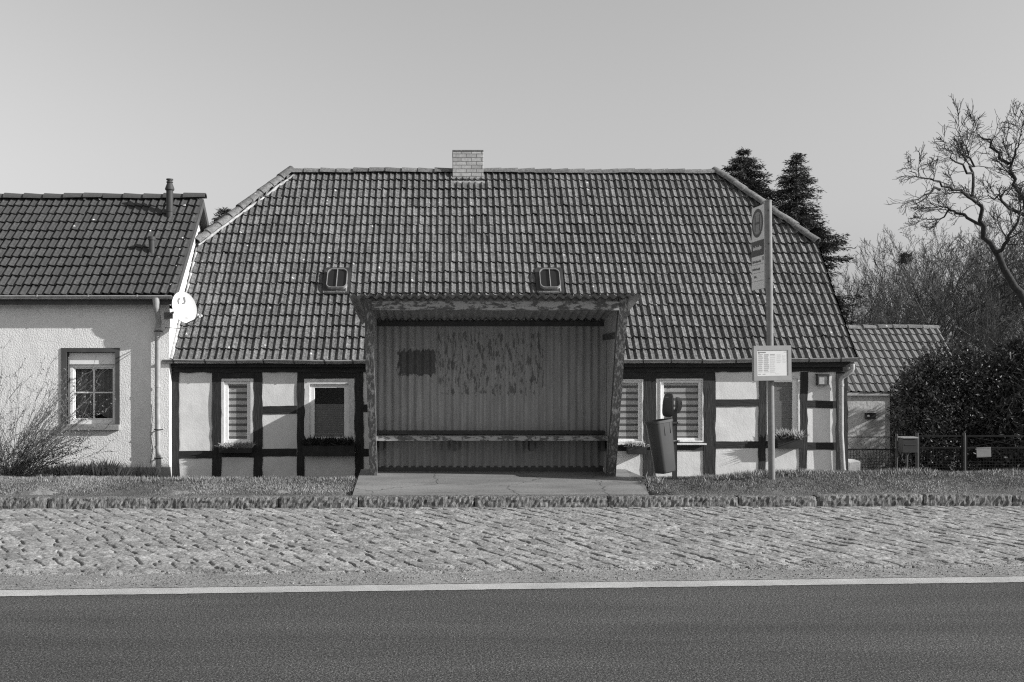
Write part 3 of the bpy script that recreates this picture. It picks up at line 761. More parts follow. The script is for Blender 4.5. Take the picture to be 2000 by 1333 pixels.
roof = tiles_obj('roof', [front, rear, hip(XE0, R0, 1, 8), hip(XE1, R1, -1, 9)], M['tile_old'], house)
un = MB()
dn = -0.035
def dp(x, y, z): return (x, y, z + dn * 1.4)
c = [dp(XE0 + .02, EY + .03, EZ + .03), dp(XE1 - .02, EY + .03, EZ + .03), dp(XE1 - .02, HY, HZ), dp(R1, RY, RZ), dp(R0, RY, RZ), dp(XE0 + .02, HY, HZ)]
un.add(c, [tuple(range(6))])
c2 = [(x, 2 * RY - y, z) for x, y, z in c]; un.add(c2, [tuple(reversed(range(6)))])
un.add([c[5], c[4], c2[5]], [(0, 1, 2)]); un.add([c[2], c2[2], c[3]], [(0, 1, 2)])
un.box(XE0 + 0.03, XE1 - 0.05, EY + 0.03, FD + 0.05, EZ - 0.03, EZ - 0.005); un.box(XE0 + 0.03, XE1 - 0.05, EY + 0.0, EY + 0.028, EZ - 0.09, EZ + 0.012)
un.build('roof_boarding', M['timber_rail'], roof)
ridge_caps(MB(), (R0 - 0.02, RY, RZ + 0.0), (0.10, RY, RZ + 0.01), 10, 0.10, seed=1).build('ridge_tiles', M['ridge_old'], roof, smooth=50)
ridge_caps(MB(), (R1 + 0.02, RY, RZ - 0.02), (0.72, RY, RZ - 0.005), 14, 0.10, seed=2).build('ridge_tiles', M['ridge_old'], roof, smooth=50)
ridge_caps(MB(), (XE0 + 0.02, HY - 0.02, HZ + 0.035), (R0 + 0.02, RY, RZ + 0.03), 9, 0.105, seed=3).build('ridge_tiles', M['ridge_old'], roof, smooth=50)
ridge_caps(MB(), (XE1 - 0.02, HY - 0.02, HZ + 0.035), (R1 - 0.02, RY, RZ + 0.03), 10, 0.10, seed=4).build('ridge_tiles', M['ridge_old'], roof, smooth=50)
ridge_caps(MB(), (XE0 + 0.02, 2 * RY - HY + 0.02, HZ), (R0 + 0.02, RY, RZ), 9, 0.085, seed=13).build('ridge_tiles', M['ridge_old'], roof, smooth=50)
ridge_caps(MB(), (XE1 - 0.02, 2 * RY - HY + 0.02, HZ), (R1 - 0.02, RY, RZ), 10, 0.085, seed=14).build('ridge_tiles', M['ridge_old'], roof, smooth=50)
# mortar bedding under the left hip
mt = MB(); a = Vector((XE0 + 0.06, HY - 0.085, HZ - 0.01)); b = Vector((R0 + 0.09, RY - 0.085, RZ - 0.06)); pts = [a.lerp(b, t / 16) + Vector((0, random.uniform(-.012, .012), random.uniform(-.008, .008))) for t in range(17)]
mt.tube(pts, [0.030 + random.uniform(-.015, .006) for _ in pts], 7); mt.build('mortar_bedding', M['mortar'], roof, smooth=60); mt = MB(); mt.tube([(-4.285, EY - 0.02, EZ + 0.03), (-4.28, 16.2, EZ + SL * (16.2 - EY) + 0.03), (-4.26, HY - 0.1, HZ - 0.08)], [0.035, 0.028, 0.028], 7)
mt.build('mortar_bedding', M['mortar'], roof, smooth=60); mt = MB(); mt.box(0.10, 0.72, 18.16, 18.24, RZ - 0.30, RZ - 0.185)
mt.build('mortar_bedding', M['mortar'], roof, smooth=60)
# chimney
ch = MB(); cx0, cx1, cy0, cy1 = 0.131, 0.693, 18.22, 18.76; ctz = PZ(293, 18.22)
ch.box(cx0, cx1, cy0, cy1, 4.4, ctz - 0.035)
chim = ch.build('chimney', M['brick'], roof, bevel=0.006)
cc = MB()
for i in range(4): cc.box(cx0 - 0.004, cx1 + 0.004, cy0 - 0.004, cy1 + 0.004, ctz - 0.034, ctz - 0.002) if i == 0 else None
cc.box(cx0 + 0.10, cx1 - 0.10, cy0 + 0.1, cy1 - 0.1, ctz - 0.001, ctz + 0.012)
cc.build('chimney_cap', stone('sooty_mortar', 0.14, 30), roof, bevel=0.012)
# skylights
def skylight(cx, seed):
    u = 1.066; base = Vector((cx, EY + u, EZ + SL * u)); N = Vector((0, -SL * cosr, cosr)); 
    Mx = Matrix((( 1, 0, 0, base.x), (0, Vf.y, N.y, base.y), (0, Vf.z, N.z, base.z), (0, 0, 0, 1)))
    def rrect(w, h, r, n=6):
        o = []
        for (sx, sy, a0) in ((1, 1, 0), (-1, 1, 90), (-1, -1, 180), (1, -1, 270)):
            for k in range(n + 1):
                t = math.radians(a0 + 90 * k / n); o.append((sx * (w / 2 - r) + r * math.cos(t), sy * (h / 2 - r) + r * math.sin(t)))
        return o
    def ringmesh(mb, out, inn, z0, z1):
        n = len(out)
        vs = [Mx @ Vector((x, y, z)) for (P, z) in ((out, z0), (out, z1), (inn, z1), (inn, z0)) for (x, y) in P]
        fs = [(s * n + k, s * n + (k + 1) % n, (s + 1) * n + (k + 1) % n, (s + 1) * n + k) for s in range(3) for k in range(n)]; mb.add(vs, fs)
    k = MB(); ringmesh(k, rrect(0.46, 0.60, 0.06), rrect(0.31, 0.40, 0.07), 0.030, 0.062)
    sk = k.build('skylight', M['black'], roof)
    k = MB(); ringmesh(k, rrect(0.335, 0.43, 0.085), rrect(0.315, 0.41, 0.08), 0.05, 0.125)
    k.box(-0.006, 0.006, -0.20, 0.20, 0.105, 0.128, Mx)
    k.box(-0.19, 0.17, -0.275, -0.245, 0.03, 0.062, Mx); k.box(0.155, 0.175, -0.26, -0.10, 0.03, 0.07, Mx)
    ob = k.build('skylight_rim', M['zinc'], roof)
    k = MB(); P = rrect(0.316, 0.411, 0.08); k.add([Mx @ Vector((x, y, 0.10)) for x, y in P], [tuple(range(len(P)))]); k.build('skylight_pane', M['skyglass'], roof)
m = NM('dark_skylight_glass', 0.08, 0.5); m.color(0.02); M['skyglass'] = m.m
skylight(-1.80, 1); skylight(1.735, 2)

# eaves gutter and downpipe
def gutter(parent, x0, x1, y, zf, r, mat, nseg, brackets, matb):
    mb = MB(); K = 9; pts = [x0 + (x1 - x0) * i / nseg for i in range(nseg + 1)]
    for i, x in enumerate(pts):
        for rr in (r, r - 0.006):
            for k in range(K):
                q = math.pi * k / (K - 1); mb.v.append((x, y - math.cos(q) * rr, zf(x) - math.sin(q) * rr))
    W = 2 * K
    for i in range(nseg):
        for k in range(K - 1):
            a = i * W + k; mb.f.append((a, a + 1, a + W + 1, a + W)); a += K; mb.f.append((a, a + W, a + W + 1, a + 1))
    for e in (0, nseg * W): mb.f.append(tuple(e + k for k in range(K)))
    mb.tube([(x, y - r - 0.004, zf(x) + 0.004) for x in pts], 0.011, 6)
    gt = mb.build('gutter', mat, parent, smooth=60)
    for x in brackets:
        b = MB()
        for k in range(K - 1):
            q0, q1 = math.pi * k / (K - 1), math.pi * (k + 1) / (K - 1); R = r + 0.005
            b.quad((x - .01, y - math.cos(q0) * R, zf(x) - math.sin(q0) * R), (x - .01, y - math.cos(q1) * R, zf(x) - math.sin(q1) * R), (x + .01, y - math.cos(q1) * R, zf(x) - math.sin(q1) * R), (x + .01, y - math.cos(q0) * R, zf(x) - math.sin(q0) * R))
        b.box(x - .008, x + .008, y - r - 0.018, y - r + 0.004, zf(x) - 0.01, zf(x) + 0.022)
        b.build('gutter_bracket', matb, gt)
    return gt
zsag = lambda x: PZ(703, 15.50) + (x + 4.3) * 0.0024 - 0.018 + 0.008 * math.sin(x * 1.3) + 0.004 * math.sin(x * 4.1)
gutter(house, -4.40, 6.40, 15.49, zsag, 0.05, M['zinc'], 90, [PX(p, 15.5) for p in (340, 402, 463, 516, 575, 635, 690, 1255, 1310, 1370, 1436, 1500, 1578, 1640)], M['postdark'])
PY = 15.572
dpm = MB(); dpm.tube([(6.33, 15.49, 1.69), (6.335, 15.49, 1.62), (6.32, 15.495, 1.58), (6.24, 15.53, 1.515), (6.195, PY - .01, 1.475), (6.188, PY, 1.42), (6.19, PY, 0.6), (6.226, PY, -0.02), (6.228, PY, -0.35)], 0.037, 14)
for z in (1.36, 0.03): dpm.tube([(6.192 if z > 1 else 6.225, PY, z - .02), (6.192 if z > 1 else 6.225, PY, z + .02)], 0.041, 14)
dpo = dpm.build('downpipe', M['palepipe'], house, smooth=50)
b = MB(); b.tube([(6.225, PY, 0.0), (6.225, PY, 0.03)], 0.052, 14); b.box(6.15, 6.30, PY + .03, FD - 0.015, 0.005, 0.025); b.build('pipe_clip', M['postdark'], dpo)

# ================================================================== stuccoed house on the left
LD = 15.50
lh = thing('stuccoed_house', 'white roughcast house with dark tiled roof at the left of the half-timbered cottage', 'house', (-7, 15.5, -0.2))
LX0, LX1 = -12.0, -4.30
EY2, EZ2, SL2 = 15.32, PZ(579, 15.32), 0.985
RY2 = 17.12; RZ2 = EZ2 + SL2 * (RY2 - EY2)
LH = [(131, 225.5, 688, 831)]
wl = MB(); holes = px_holes(LH, LD); wall_sheet(wl, LX0, LX1, 0.08, PZ(603, LD), holes, LD, 0.13)
wl.build('wall', M['stucco'], lh)
ws = MB()   # smooth frieze, gables, rear
ws.box(LX0, LX1, LD - 0.012, LD + 0.2, PZ(603, LD), EZ2 - 0.06); ws.box(LX0, LX1 + 0.004, LD - 0.03, LD + 0.1, PZ(596, LD), EZ2 - 0.05)
for gx, dx in ((LX1, -0.22), (LX0, 0.22)):
    ws.prism([(gx, LD + 0.002, -0.5), (gx, 19.0, -0.5), (gx, 19.0, EZ2 - 0.02), (gx, RY2, RZ2 - 0.05), (gx, LD + 0.002, EZ2 + SL2 * (LD - EY2) - 0.05)], (dx, 0, 0))
ws.box(LX0, LX1 - 0.01, 18.9, 19.05, -0.5, EZ2 - 0.05)
ws.build('frieze_and_gables', M['plaster'], lh)
pl = MB(); rough_beam(pl, LX0, LX1 + 0.004, -0.5, PZ(913, LD), LD - 0.03, LD + 0.1, False, 0.004); pl.build('plinth', M['plinth'], lh)
# thin cable hanging on the wall beside the pipe, crack lines
cb = MB(); cb.tube([(PX(296, LD), LD - 0.012, PZ(790, LD)), (PX(298, LD), LD - 0.02, PZ(820, LD)), (PX(295, LD), LD - 0.015, PZ(850, LD)), (PX(299, LD), LD - 0.02, PZ(880, LD)), (PX(294, LD), LD - 0.012, PZ(905, LD))], 0.006, 5); cb.build('wall_cable', M['plinth'], lh)
sx0, sx1, sz0, sz1 = PX(120, LD), PX(234, LD), PZ(838, LD), PZ(680, LD)
ix0, ix1, iz0, iz1 = holes[0]
sr = MB(); sr.box(sx0, ix0, LD - 0.014, LD + 0.03, sz0, sz1); sr.box(ix1, sx1, LD - 0.014, LD + 0.03, sz0, sz1); sr.box(ix0, ix1, LD - 0.014, LD + 0.03, iz1, sz1)
# dark painted reveals
sr.box(ix0 + 0.0005, ix0 + 0.006, LD + 0.03, LD + 0.13, iz0, iz1); sr.box(ix1 - 0.006, ix1 - 0.0005, LD + 0.03, LD + 0.13, iz0, iz1); sr.box(ix0 + 0.006, ix1 - 0.006, LD + 0.03, LD + 0.13, iz1 - 0.006, iz1 - 0.0005)
win = sr.build('window', M['band'], lh)
sl = MB(); sl.box(sx0 + 0.01, sx1 + 0.005, LD - 0.06, LD + 0.13, iz0 - 0.075, iz0 + 0.01); sl.build('window_sill', M['plinth'], win, bevel=0.006)
fx0, fx1, fz0, fz1 = ix0 + 0.007, ix1 - 0.007, iz0 + 0.012, iz1 - 0.007; FY = LD + 0.10
k = MB(); frame_box(k, fx0, fx1, fz0, fz1 - 0.19, 0.05, FY, FY + 0.06, 0.065, 0.04)
k.build('window_frame', M['white'], win, bevel=0.004)
k = MB(); k.box(fx0, fx1, FY - 0.035, FY + 0.06, fz1 - 0.188, fz1 - 0.001); k.build('shutter_box', M['white'], win, bevel=0.006)
k = MB(); frame_box(k, fx0 + 0.052, fx1 - 0.052, fz0 + 0.067, fz1 - 0.232, 0.022, FY + 0.012, FY + 0.05)
cx, cz = (fx0 + fx1) / 2, fz0 + (fz1 - 0.19 - fz0) * 0.53
k.box(cx - .012, cx + .012, FY + .014, FY + .045, fz0 + .09, fz1 - .255); k.box(fx0 + .075, fx1 - .075, FY + .016, FY + .043, cz - .011, cz + .011); k.build('sash', M['white'], win, bevel=0.003)
k = MB(); k.quad((fx0 + .06, FY + .03, fz0 + .07), (fx1 - .06, FY + .03, fz0 + .07), (fx1 - .06, FY + .03, fz1 - .23), (fx0 + .06, FY + .03, fz1 - .23)); k.build('pane', M['glass'], win)
# pleated curtains
k = MB(); N_ = 60; xs = np.linspace(fx0 + .03, fx1 - .03, N_)
for i in range(N_ - 1):
    y = lambda q: FY + 0.13 + 0.02 * math.sin(q * 90) + 0.012 * math.sin(q * 41)
    zb = lambda q: fz0 + 0.02 + 0.16 * abs(math.sin((q - fx0) * 5.0))
    k.quad((xs[i], y(xs[i]), zb(xs[i])), (xs[i + 1], y(xs[i + 1]), zb(xs[i + 1])), (xs[i + 1], y(xs[i + 1]), fz1 - .2), (xs[i], y(xs[i]), fz1 - .2))
k.build('curtain', M['curtain'], win, smooth=180)
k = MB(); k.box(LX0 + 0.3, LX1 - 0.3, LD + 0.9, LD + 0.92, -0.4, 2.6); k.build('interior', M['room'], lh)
cosl = 1 / math.sqrt(1 + SL2 * SL2); LL = (RY2 - EY2) / cosl
lt = tile_plane((0, EY2, EZ2), (1, 0, 0), (0, cosl, SL2 * cosl), LL, lambda v: LX0 - 0.1, lambda v: -4.165, 11, 0.128, 0.034, 0.032, 15, 0.1, 0.7)
lr = tile_plane((0, 2 * RY2 - EY2, EZ2), (1, 0, 0), (0, -cosl, SL2 * cosl), LL, lambda v: LX0 - 0.1, lambda v: -4.165, 11, 0.256, 0.026, 0.028, 16, 0.1, 0.7)
lroof = tiles_obj('roof', [lt, lr], M['tile_left'], lh)
k = MB(); t_ = -0.05
for s in (1, -1):
    fy = lambda y: y if s == 1 else 2 * RY2 - y
    k.add([(LX0 - .08, fy(EY2 + .03), EZ2 + t_), (-4.175, fy(EY2 + .03), EZ2 + t_), (-4.175, RY2, RZ2 + t_), (LX0 - .08, RY2, RZ2 + t_)], [(0, 1, 2, 3)])
    # verge boards at the right gable
    k.hexa([(-4.185, fy(EY2), EZ2 - 0.13), (-4.155, fy(EY2), EZ2 - 0.13), (-4.155, RY2, RZ2 - 0.13), (-4.185, RY2, RZ2 - 0.13), (-4.185, fy(EY2), EZ2 + 0.015), (-4.155, fy(EY2), EZ2 + 0.015), (-4.155, RY2, RZ2 + 0.015), (-4.185, RY2, RZ2 + 0.015)])
k.box(LX0, LX1 + 0.1, EY2 + 0.03, LD - 0.03, EZ2 - 0.06, EZ2 - 0.045); k.box(LX0, LX1 + 0.1, EY2 + 0.0, EY2 + 0.028, EZ2 - 0.13, EZ2 + 0.012)
k.build('verge_board', M['band'], lroof)
rc = MB(); ridge_caps(rc, (LX0, RY2, RZ2 + 0.025), (-4.15, RY2, RZ2 + 0.025), 23, 0.10, seed=31, ov=0.03); rc.build('ridge_tiles', M['ridge_left'], lroof, smooth=50)
def flue(px, pyb, pyt, r, cowl):
    u = 0
    for _ in range(60):
        D = EY2 + u; zr = EZ2 + SL2 * u; u += (PZ(pyb, D) - zr) * 0.5
    D = EY2 + u; z0 = EZ2 + SL2 * u; z1 = PZ(pyt, D); X = PX(px, D); H = z1 - z0
    k = MB()
    if cowl:
        prof = [(0, r), (0.16, r), (0.162, r * 1.12), (0.24, r * 1.12), (0.242, r), (0.70, r), (0.72, r * 1.3), (0.75, r * 1.35), (0.85, r * 0.95), (0.90, r * 0.72), (0.905, r * 0.95), (0.93, r * 0.95), (0.935, r * 0.7), (0.965, r * 0.7), (0.97, r), (1.0, r)]
    else: prof = [(0, r * 1.15), (0.15, r * 1.0), (0.82, r), (0.83, r * 1.3), (1, r * 1.3)]
    k.tube([(X, D, z0 - 0.1)] + [(X, D, z0 + H * a) for a, _ in prof], [r] + [b for _, b in prof], 18)
    o = k.build('flue_pipe', M['ridge_left'] if False else M['fluemat'], lroof, smooth=40)
M['fluemat'] = simple('flue_plastic', 0.05, 0.6, 0.15)
flue(331.5, 427, 350, 0.058, True); flue(296.5, 500, 463, 0.048, False)
k = MB()
for x0, v0, v1 in ((PX(296, 16), 0.30, 1.05),): pass
zl = lambda x: PZ(578, 15.26) - 0.01
lg = gutter(lh, LX0 - 0.05, PX(337, 15.26), 15.26, zl, 0.045, M['zinc'], 40, [PX(p, 15.26) for p in (75, 175, 270)], M['zincdull'])
k = MB(); xg = PX(305, 15.26)
k.tube([(xg, 15.26, EZ2 - 0.03), (xg, 15.26, EZ2 - 0.14), (xg + .005, 15.28, EZ2 - 0.22), (PX(307, 15.3), 15.39, EZ2 - 0.40), (PX(308, 15.42), 15.42, EZ2 - 0.50), (PX(308, 15.42), 15.42, 1.0), (PX(310, 15.42), 15.42, -0.2)], [0.062, 0.045, 0.043, 0.043, 0.043, 0.043, 0.043], 14)
for z in (EZ2 - 0.49, 1.35, 0.4): k.tube([(PX(308.3, 15.42), 15.42, z - .02), (PX(308.3, 15.42), 15.42, z + .02)], 0.048, 14)
dpo = k.build('downpipe', M['zincdull'], lh, smooth=50)
for z in (PZ(647, 15.37), PZ(840, 15.37), PZ(896, 15.37)):
    k = MB(); k.tube([(PX(308.5, 15.42), 15.42, z - .01), (PX(308.5, 15.42), 15.42, z + .01)], 0.05, 12); k.box(PX(308.5, 15.42) - .07, PX(308.5, 15.42) + .07, 15.44, 15.45, z - .008, z + .008); k.box(PX(308.5, 15.42) - .008, PX(308.5, 15.42) + .008, 15.45, LD - .002, z - .0075, z + .0075); k.build('pipe_clip', M['postdark'], dpo)

# ---- satellite dish at the corner
DD = 15.30
dc = PW(360.5, 600.5, DD)
dish = thing('satellite_dish', 'white oval satellite dish on the corner of the roughcast house', 'satellite dish', dc)
ax = Vector((0.62, -0.76, 0.20)).normalized()            # the dish looks out to the right of the road
up = (Vector((-0.24, 0, 1)) - ax * Vector((-0.24, 0, 1)).dot(ax)).normalized(); rt = up.cross(ax).normalized()
if rt.x < 0: rt = -rt
k = MB(); R_, C_ = 10, 40; hw, hv = 0.198, 0.250
def dpt(r, q, off=0): return dc + rt * (hw * r * math.cos(q)) + up * (hv * r * math.sin(q)) + ax * (0.045 * (r * r - 1) + off)
vs = [dpt(0, 0)]; fs = []
for i in range(1, R_ + 1):
    for j in range(C_): vs.append(dpt(i / R_, 2 * math.pi * j / C_))
for j in range(C_): fs.append((0, 1 + j, 1 + (j + 1) % C_))
for i in range(R_ - 1):
    for j in range(C_): a = 1 + i * C_; fs.append((a + j, a + C_ + j, a + C_ + (j + 1) % C_, a + (j + 1) % C_))
k.add(vs, fs); n0 = len(k.v); k.add([Vector(p) - ax * 0.012 for p in vs], [tuple(reversed(q)) for q in fs])
a = 1 + (R_ - 1) * C_
for j in range(C_): k.f.append((a + j, a + (j + 1) % C_, n0 + a + (j + 1) % C_, n0 + a + j))
rf = k.build('reflector', M['dish'], dish, smooth=60)
lnb = PW(389, 618, 14.95)
k = MB(); foot = dpt(0.97, -math.pi / 2, -0.01); k.tube([foot, foot.lerp(lnb, 0.5) + Vector((0, 0, -0.012)), lnb], 0.009, 8); k.tube([foot, foot - ax * 0.06], 0.02, 8); k.build('feed_arm', M['greypl'], dish, smooth=60)
k = MB(); dirn = (dc - lnb).normalized(); k.tube([lnb - dirn * 0.03, lnb + dirn * 0.015, lnb + dirn * 0.02, lnb + dirn * 0.05], [0.016, 0.016, 0.028, 0.028], 12); k.tube([lnb + Vector((0.03, 0, 0.012)) - dirn * 0.02, lnb + Vector((0.03, 0, 0.012)) + dirn * 0.03], 0.017, 10); k.build('receiver_head', M['dish'], dish, smooth=50)
k = MB(); k.tube([dc - ax * 0.05, dc - ax * 0.09, Vector((-4.33, 15.44, dc.z - 0.12)), Vector((-4.32, 15.52, dc.z - 0.12))], 0.018, 8); k.box(-4.37, -4.24, 15.46, 15.49, dc.z - .17, dc.z - .07); k.build('wall_bracket', M['steelpost'], dish)
k = MB(); k.tube([lnb, lnb + Vector((-.02, .05, -.05)), PW(372, 640, 15.1), PW(350, 642, 15.3), PW(322, 640, LD - 0.02)], 0.006, 6); k.build('aerial_cable', M['zinc'], dish, smooth=60)
k = MB()
def stroke(pts, w):
    for (a, b) in zip(pts[:-1], pts[1:]):
        P = lambda q: dc + rt * (q[0] * hw) + up * (q[1] * hv) + ax * (0.045 * (q[0] ** 2 + q[1] ** 2 - 1) + 0.004)
        A, B = P(a), P(b); d = (B - A).normalized(); s = d.cross(ax).normalized() * w; k.hexa([A - s, A + s, B + s, B - s, A - s + ax * .003, A + s + ax * .003, B + s + ax * .003, B - s + ax * .003])
stroke([(-.32, .28), (-.32, .50), (-.24, .58), (-.10, .58)], 0.011); stroke([(.24, .64), (.24, .36), (.14, .27), (.0, .27)], 0.011)
k.build('dish_emblem', M['inkmid'], rf)
k = MB()
for i in range(3):
    stroke([(-.12, -.60 - i * .055), (.10, -.60 - i * .055)], 0.003)
k.build('dish_lettering', M['inkpale'], rf)

# ================================================================== bus shelter
sh = thing('bus_shelter', 'old corrugated bus shelter with peeling forward-leaning posts and a long bench', 'bus shelter', (0.6, 13.6, 0.2))
SB, ST = 13.40, 12.45             # front member: distance at foot and at head
BK = 13.90
def corr(mb, O, U, Vd, width, length, pitch, amp, seg=8, sheets=1, nv=1, ridge_off=0.0):
    O, U, Vd = Vector(O), Vector(U).normalized(), Vector(Vd).normalized(); N = U.cross(Vd)
    nw = int(width / pitch * seg); o0 = len(mb.v); cut = [width * s / sheets for s in range(1, sheets)]
    for j in range(nv + 1):
        for i in range(nw + 1):
            u = width * i / nw; lift = sum(0.006 for c in cut if u > c)
            mb.v.append(tuple(O + U * u + Vd * (length * j / nv) + N * (amp * (0.5 - 0.5 * math.cos(2 * math.pi * u / pitch)) + (lift % 0.012))))
    for j in range(nv):
        for i in range(nw):
            a = o0 + j * (nw + 1) + i; mb.f.append((a, a + 1, a + nw + 2, a + nw + 1))
    return mb
slz = (PZ(578, 12.32) - 2.285) / (13.95 - 12.32); zroof = lambda y: 2.285 + (13.95 - y) * slz
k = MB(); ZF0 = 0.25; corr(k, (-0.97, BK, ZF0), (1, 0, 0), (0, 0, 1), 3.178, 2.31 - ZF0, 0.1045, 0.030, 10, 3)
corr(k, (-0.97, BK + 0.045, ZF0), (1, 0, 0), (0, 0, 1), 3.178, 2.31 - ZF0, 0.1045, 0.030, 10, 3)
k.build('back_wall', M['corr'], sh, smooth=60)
k = MB(); vd = Vector((0, 14.15 - 12.32, zroof(14.15) - zroof(12.32))); corr(k, (-1.19, 12.32, zroof(12.32)), (1, 0, 0), vd, 3.62, vd.length, 0.1065, 0.036, 10, 3)
corr(k, (-1.19, 12.32, zroof(12.32) - 0.008), (1, 0, 0), vd, 3.62, vd.length, 0.1065, 0.036, 10, 3)
# close the sheet's front edge
k.build('roof', M['corr_roof'], sh, smooth=60)
def side(x0, x1, name):
    zt = lambda y: zroof(y) - 0.02
    k = MB()
    for (ya, yb, za, zb_) in ((0, 0, 0, 0),):
        poly = [(x0, SB + 0.04, 0.16), (x0, BK, 0.16), (x0, BK, zt(BK)), (x0, ST + 0.06, zt(ST + 0.06))]
        k.prism(poly, (x1 - x0, 0, 0))
    return k.build(name, M['board'], sh)
side(-0.985, -0.955, 'side_panel'); sd_r = side(2.205, 2.24, 'side_panel')
k = MB(); k.box(2.199, 2.2045, 13.618, 13.625, 0.25, 2.0); k.box(2.19, 2.2045, 12.75, BK, 2.02, 2.10); k.build('panel_batten', M['peel'], sd_r)
def post(x0, x1, w0, w1):
    # front member leaning forward: foot at SB, head at ST
    d = 0.10
    k = MB(); n = 14; vs = []
    for i in range(n + 1):
        t = i / n; y = SB + (ST - SB) * t; z = 0.15 + (zroof(ST) - 0.01 - 0.15) * t
        j = [random.uniform(-.004, .004) for _ in range(3)]
        vs += [(x0 + j[0], y - 0.01 + j[2], z), (x1 + j[1], y - 0.01 + j[2], z), (x1 + j[1], y + d, z), (x0 + j[0], y + d, z)]
    fs = [(i * 4 + q, i * 4 + (q + 1) % 4, (i + 1) * 4 + (q + 1) % 4, (i + 1) * 4 + q) for i in range(n) for q in range(4)] + [(3, 2, 1, 0), (n * 4, n * 4 + 1, n * 4 + 2, n * 4 + 3)]
    k.add(vs, fs); return k.build('post', M['peel'], sh)
post(-1.02, -0.918, 0, 0); post(2.175, 2.29, 0, 0)
k = MB(); rough_beam(k, -0.918, 2.175, PZ(606, 12.47), PZ(589, 12.47), 12.46, 12.54, False, 0.003); k.build('front_beam', M['peel_beam'], sh)
k = MB(); k.box(-0.96, 2.2, BK - 0.075, BK - 0.005, 2.215, 2.285); k.build('rafter', M['postdark'], sh, bevel=0.004)
bm = MB()
rough_beam(bm, -0.95, 2.2, PZ(861, 13.5), PZ(852, 13.5), 13.46, 13.80, False, 0.003)
bench = bm.build('bench', M['peel_beam'], sh)
k = MB(); k.box(-0.95, 2.2, 13.72, 13.86, PZ(861, 13.5) + 0.07, PZ(861, 13.5) + 0.115)
for x in (-0.9, 0.1, 1.15, 2.12): k.box(x, x + 0.05, 13.56, 13.86, 0.5, PZ(862, 13.5))
k.build('bench_support', M['postdark'], bench)
k = MB(); k.box(-0.955, 2.2, BK - 0.02, BK + 0.02, 0.15, ZF0 + 0.02); k.build('foot_rail', M['postdark'], sh)

# ================================================================== litter bin
bx, by, bz = PX(1290, 13.0), 13.0, 0.22
lb = thing('litter_bin', 'dark plastic litter bin hanging tilted from its post with the lid up', 'litter bin', (PX(1317, 13.08), 13.08, float(zg(3.0, 13.08))))
tilt = math.radians(-7.5); bh = 0.69
def rr2(w, d, r, n=5):
    o = []
    for (sx, sy, a0) in ((1, 1, 0), (-1, 1, 90), (-1, -1, 180), (1, -1, 270)):
        for q in range(n + 1):
            t = math.radians(a0 + 90 * q / n); o.append((sx * (w / 2 - r) + r * math.cos(t), sy * (d / 2 - r) + r * math.sin(t)))
    return o
Mb = Matrix.Translation((PX(1299, 13.0), 12.98, PZ(923, 13.0))) @ Matrix.Rotation(tilt, 4, 'Y') @ Matrix.Rotation(math.radians(28), 4, 'Z')
k = MB(); lay = [(0.0, 0.20, 0.03), (0.015, 0.232, 0.05), (0.05, 0.24, 0.055), (0.55, 0.285, 0.06), (0.652, 0.295, 0.06), (0.655, 0.318, 0.065), (0.688, 0.318, 0.065), (0.688, 0.292, 0.06), (0.5, 0.27, 0.05)]
rings = []
for (z, w_, r) in lay: rings.append([Mb @ Vector((x, y, z)) for x, y in rr2(w_, w_ * 0.86, r)])
nn = len(rings[0]); vs = [p for rg_ in rings for p in rg_]; fs = [(i * nn + q, i * nn + (q + 1) % nn, (i + 1) * nn + (q + 1) % nn, (i + 1) * nn + q) for i in range(len(rings) - 1) for q in range(nn)]
fs.append(tuple(reversed(range(nn)))); fs.append(tuple((len(rings) - 1) * nn + q for q in range(nn))); k.add(vs, fs)
for (xx, l) in ((-0.02, 0.17), (0.075, 0.15)):
    k.box(xx - .004, xx + .004, -0.1285, -0.110, 0.66 - l, 0.652, Mb)
k.build('bin_body', M['bin'], lb, smooth=35)
k = MB(); pxb, pyb = PX(1317.5, 13.10), 13.10; k.box(pxb - .03, pxb + .03, pyb - .02, pyb + .02, 0.0, PZ(800, 13.1)); pst = k.build('bin_post', M['postdark'], lb, bevel=0.004)
for z in (PZ(826, 13.1), PZ(862, 13.1)):
    k = MB(); k.tube([(pxb - .10, pyb - .03, z), (pxb + .045, pyb - .03, z)], 0.014, 8); k.tube([(pxb + .03, pyb - .05, z), (pxb + .052, pyb - .05, z)], 0.02, 8); k.build('clamp', M['steelpost'], pst)
# lid flipped up, with a smaller flap behind it
def flap(cx, cz, w0, w1, h_, th, yaw, lean, dy=0.0):
    Ml = Matrix.Translation((cx, pyb - 0.03 + dy, cz)) @ Matrix.Rotation(math.radians(yaw), 4, 'Z') @ Matrix.Rotation(math.radians(lean), 4, 'Y')
    k = MB(); n = 28; ring = []
    for j in range(n):
        q = 2 * math.pi * j / n; cq, sq = math.cos(q), math.sin(q); x = math.copysign(abs(cq) ** .5, cq); z = 0.5 + 0.5 * math.copysign(abs(sq) ** .55, sq)
        ring.append((x * (w0 + (w1 - w0) * z) / 2, z * h_))
    lay = []
    for (sc, y) in ((0.86, -th), (0.97, -th * .8), (1.0, -th * .4), (1.0, 0.0)):
        lay.append([Ml @ Vector((x * sc, y - 0.03 * math.sin(math.pi * z / h_) * (1 if y < 0 else .6), h_ / 2 + (z - h_ / 2) * sc)) for x, z in ring])
    vs = [p for l_ in lay for p in l_]; fs = [(a * n + q, a * n + (q + 1) % n, (a + 1) * n + (q + 1) % n, (a + 1) * n + q) for a in range(3) for q in range(n)]
    k.add(vs, fs + [tuple(reversed(range(n))), tuple(3 * n + q for q in range(n))]); return k
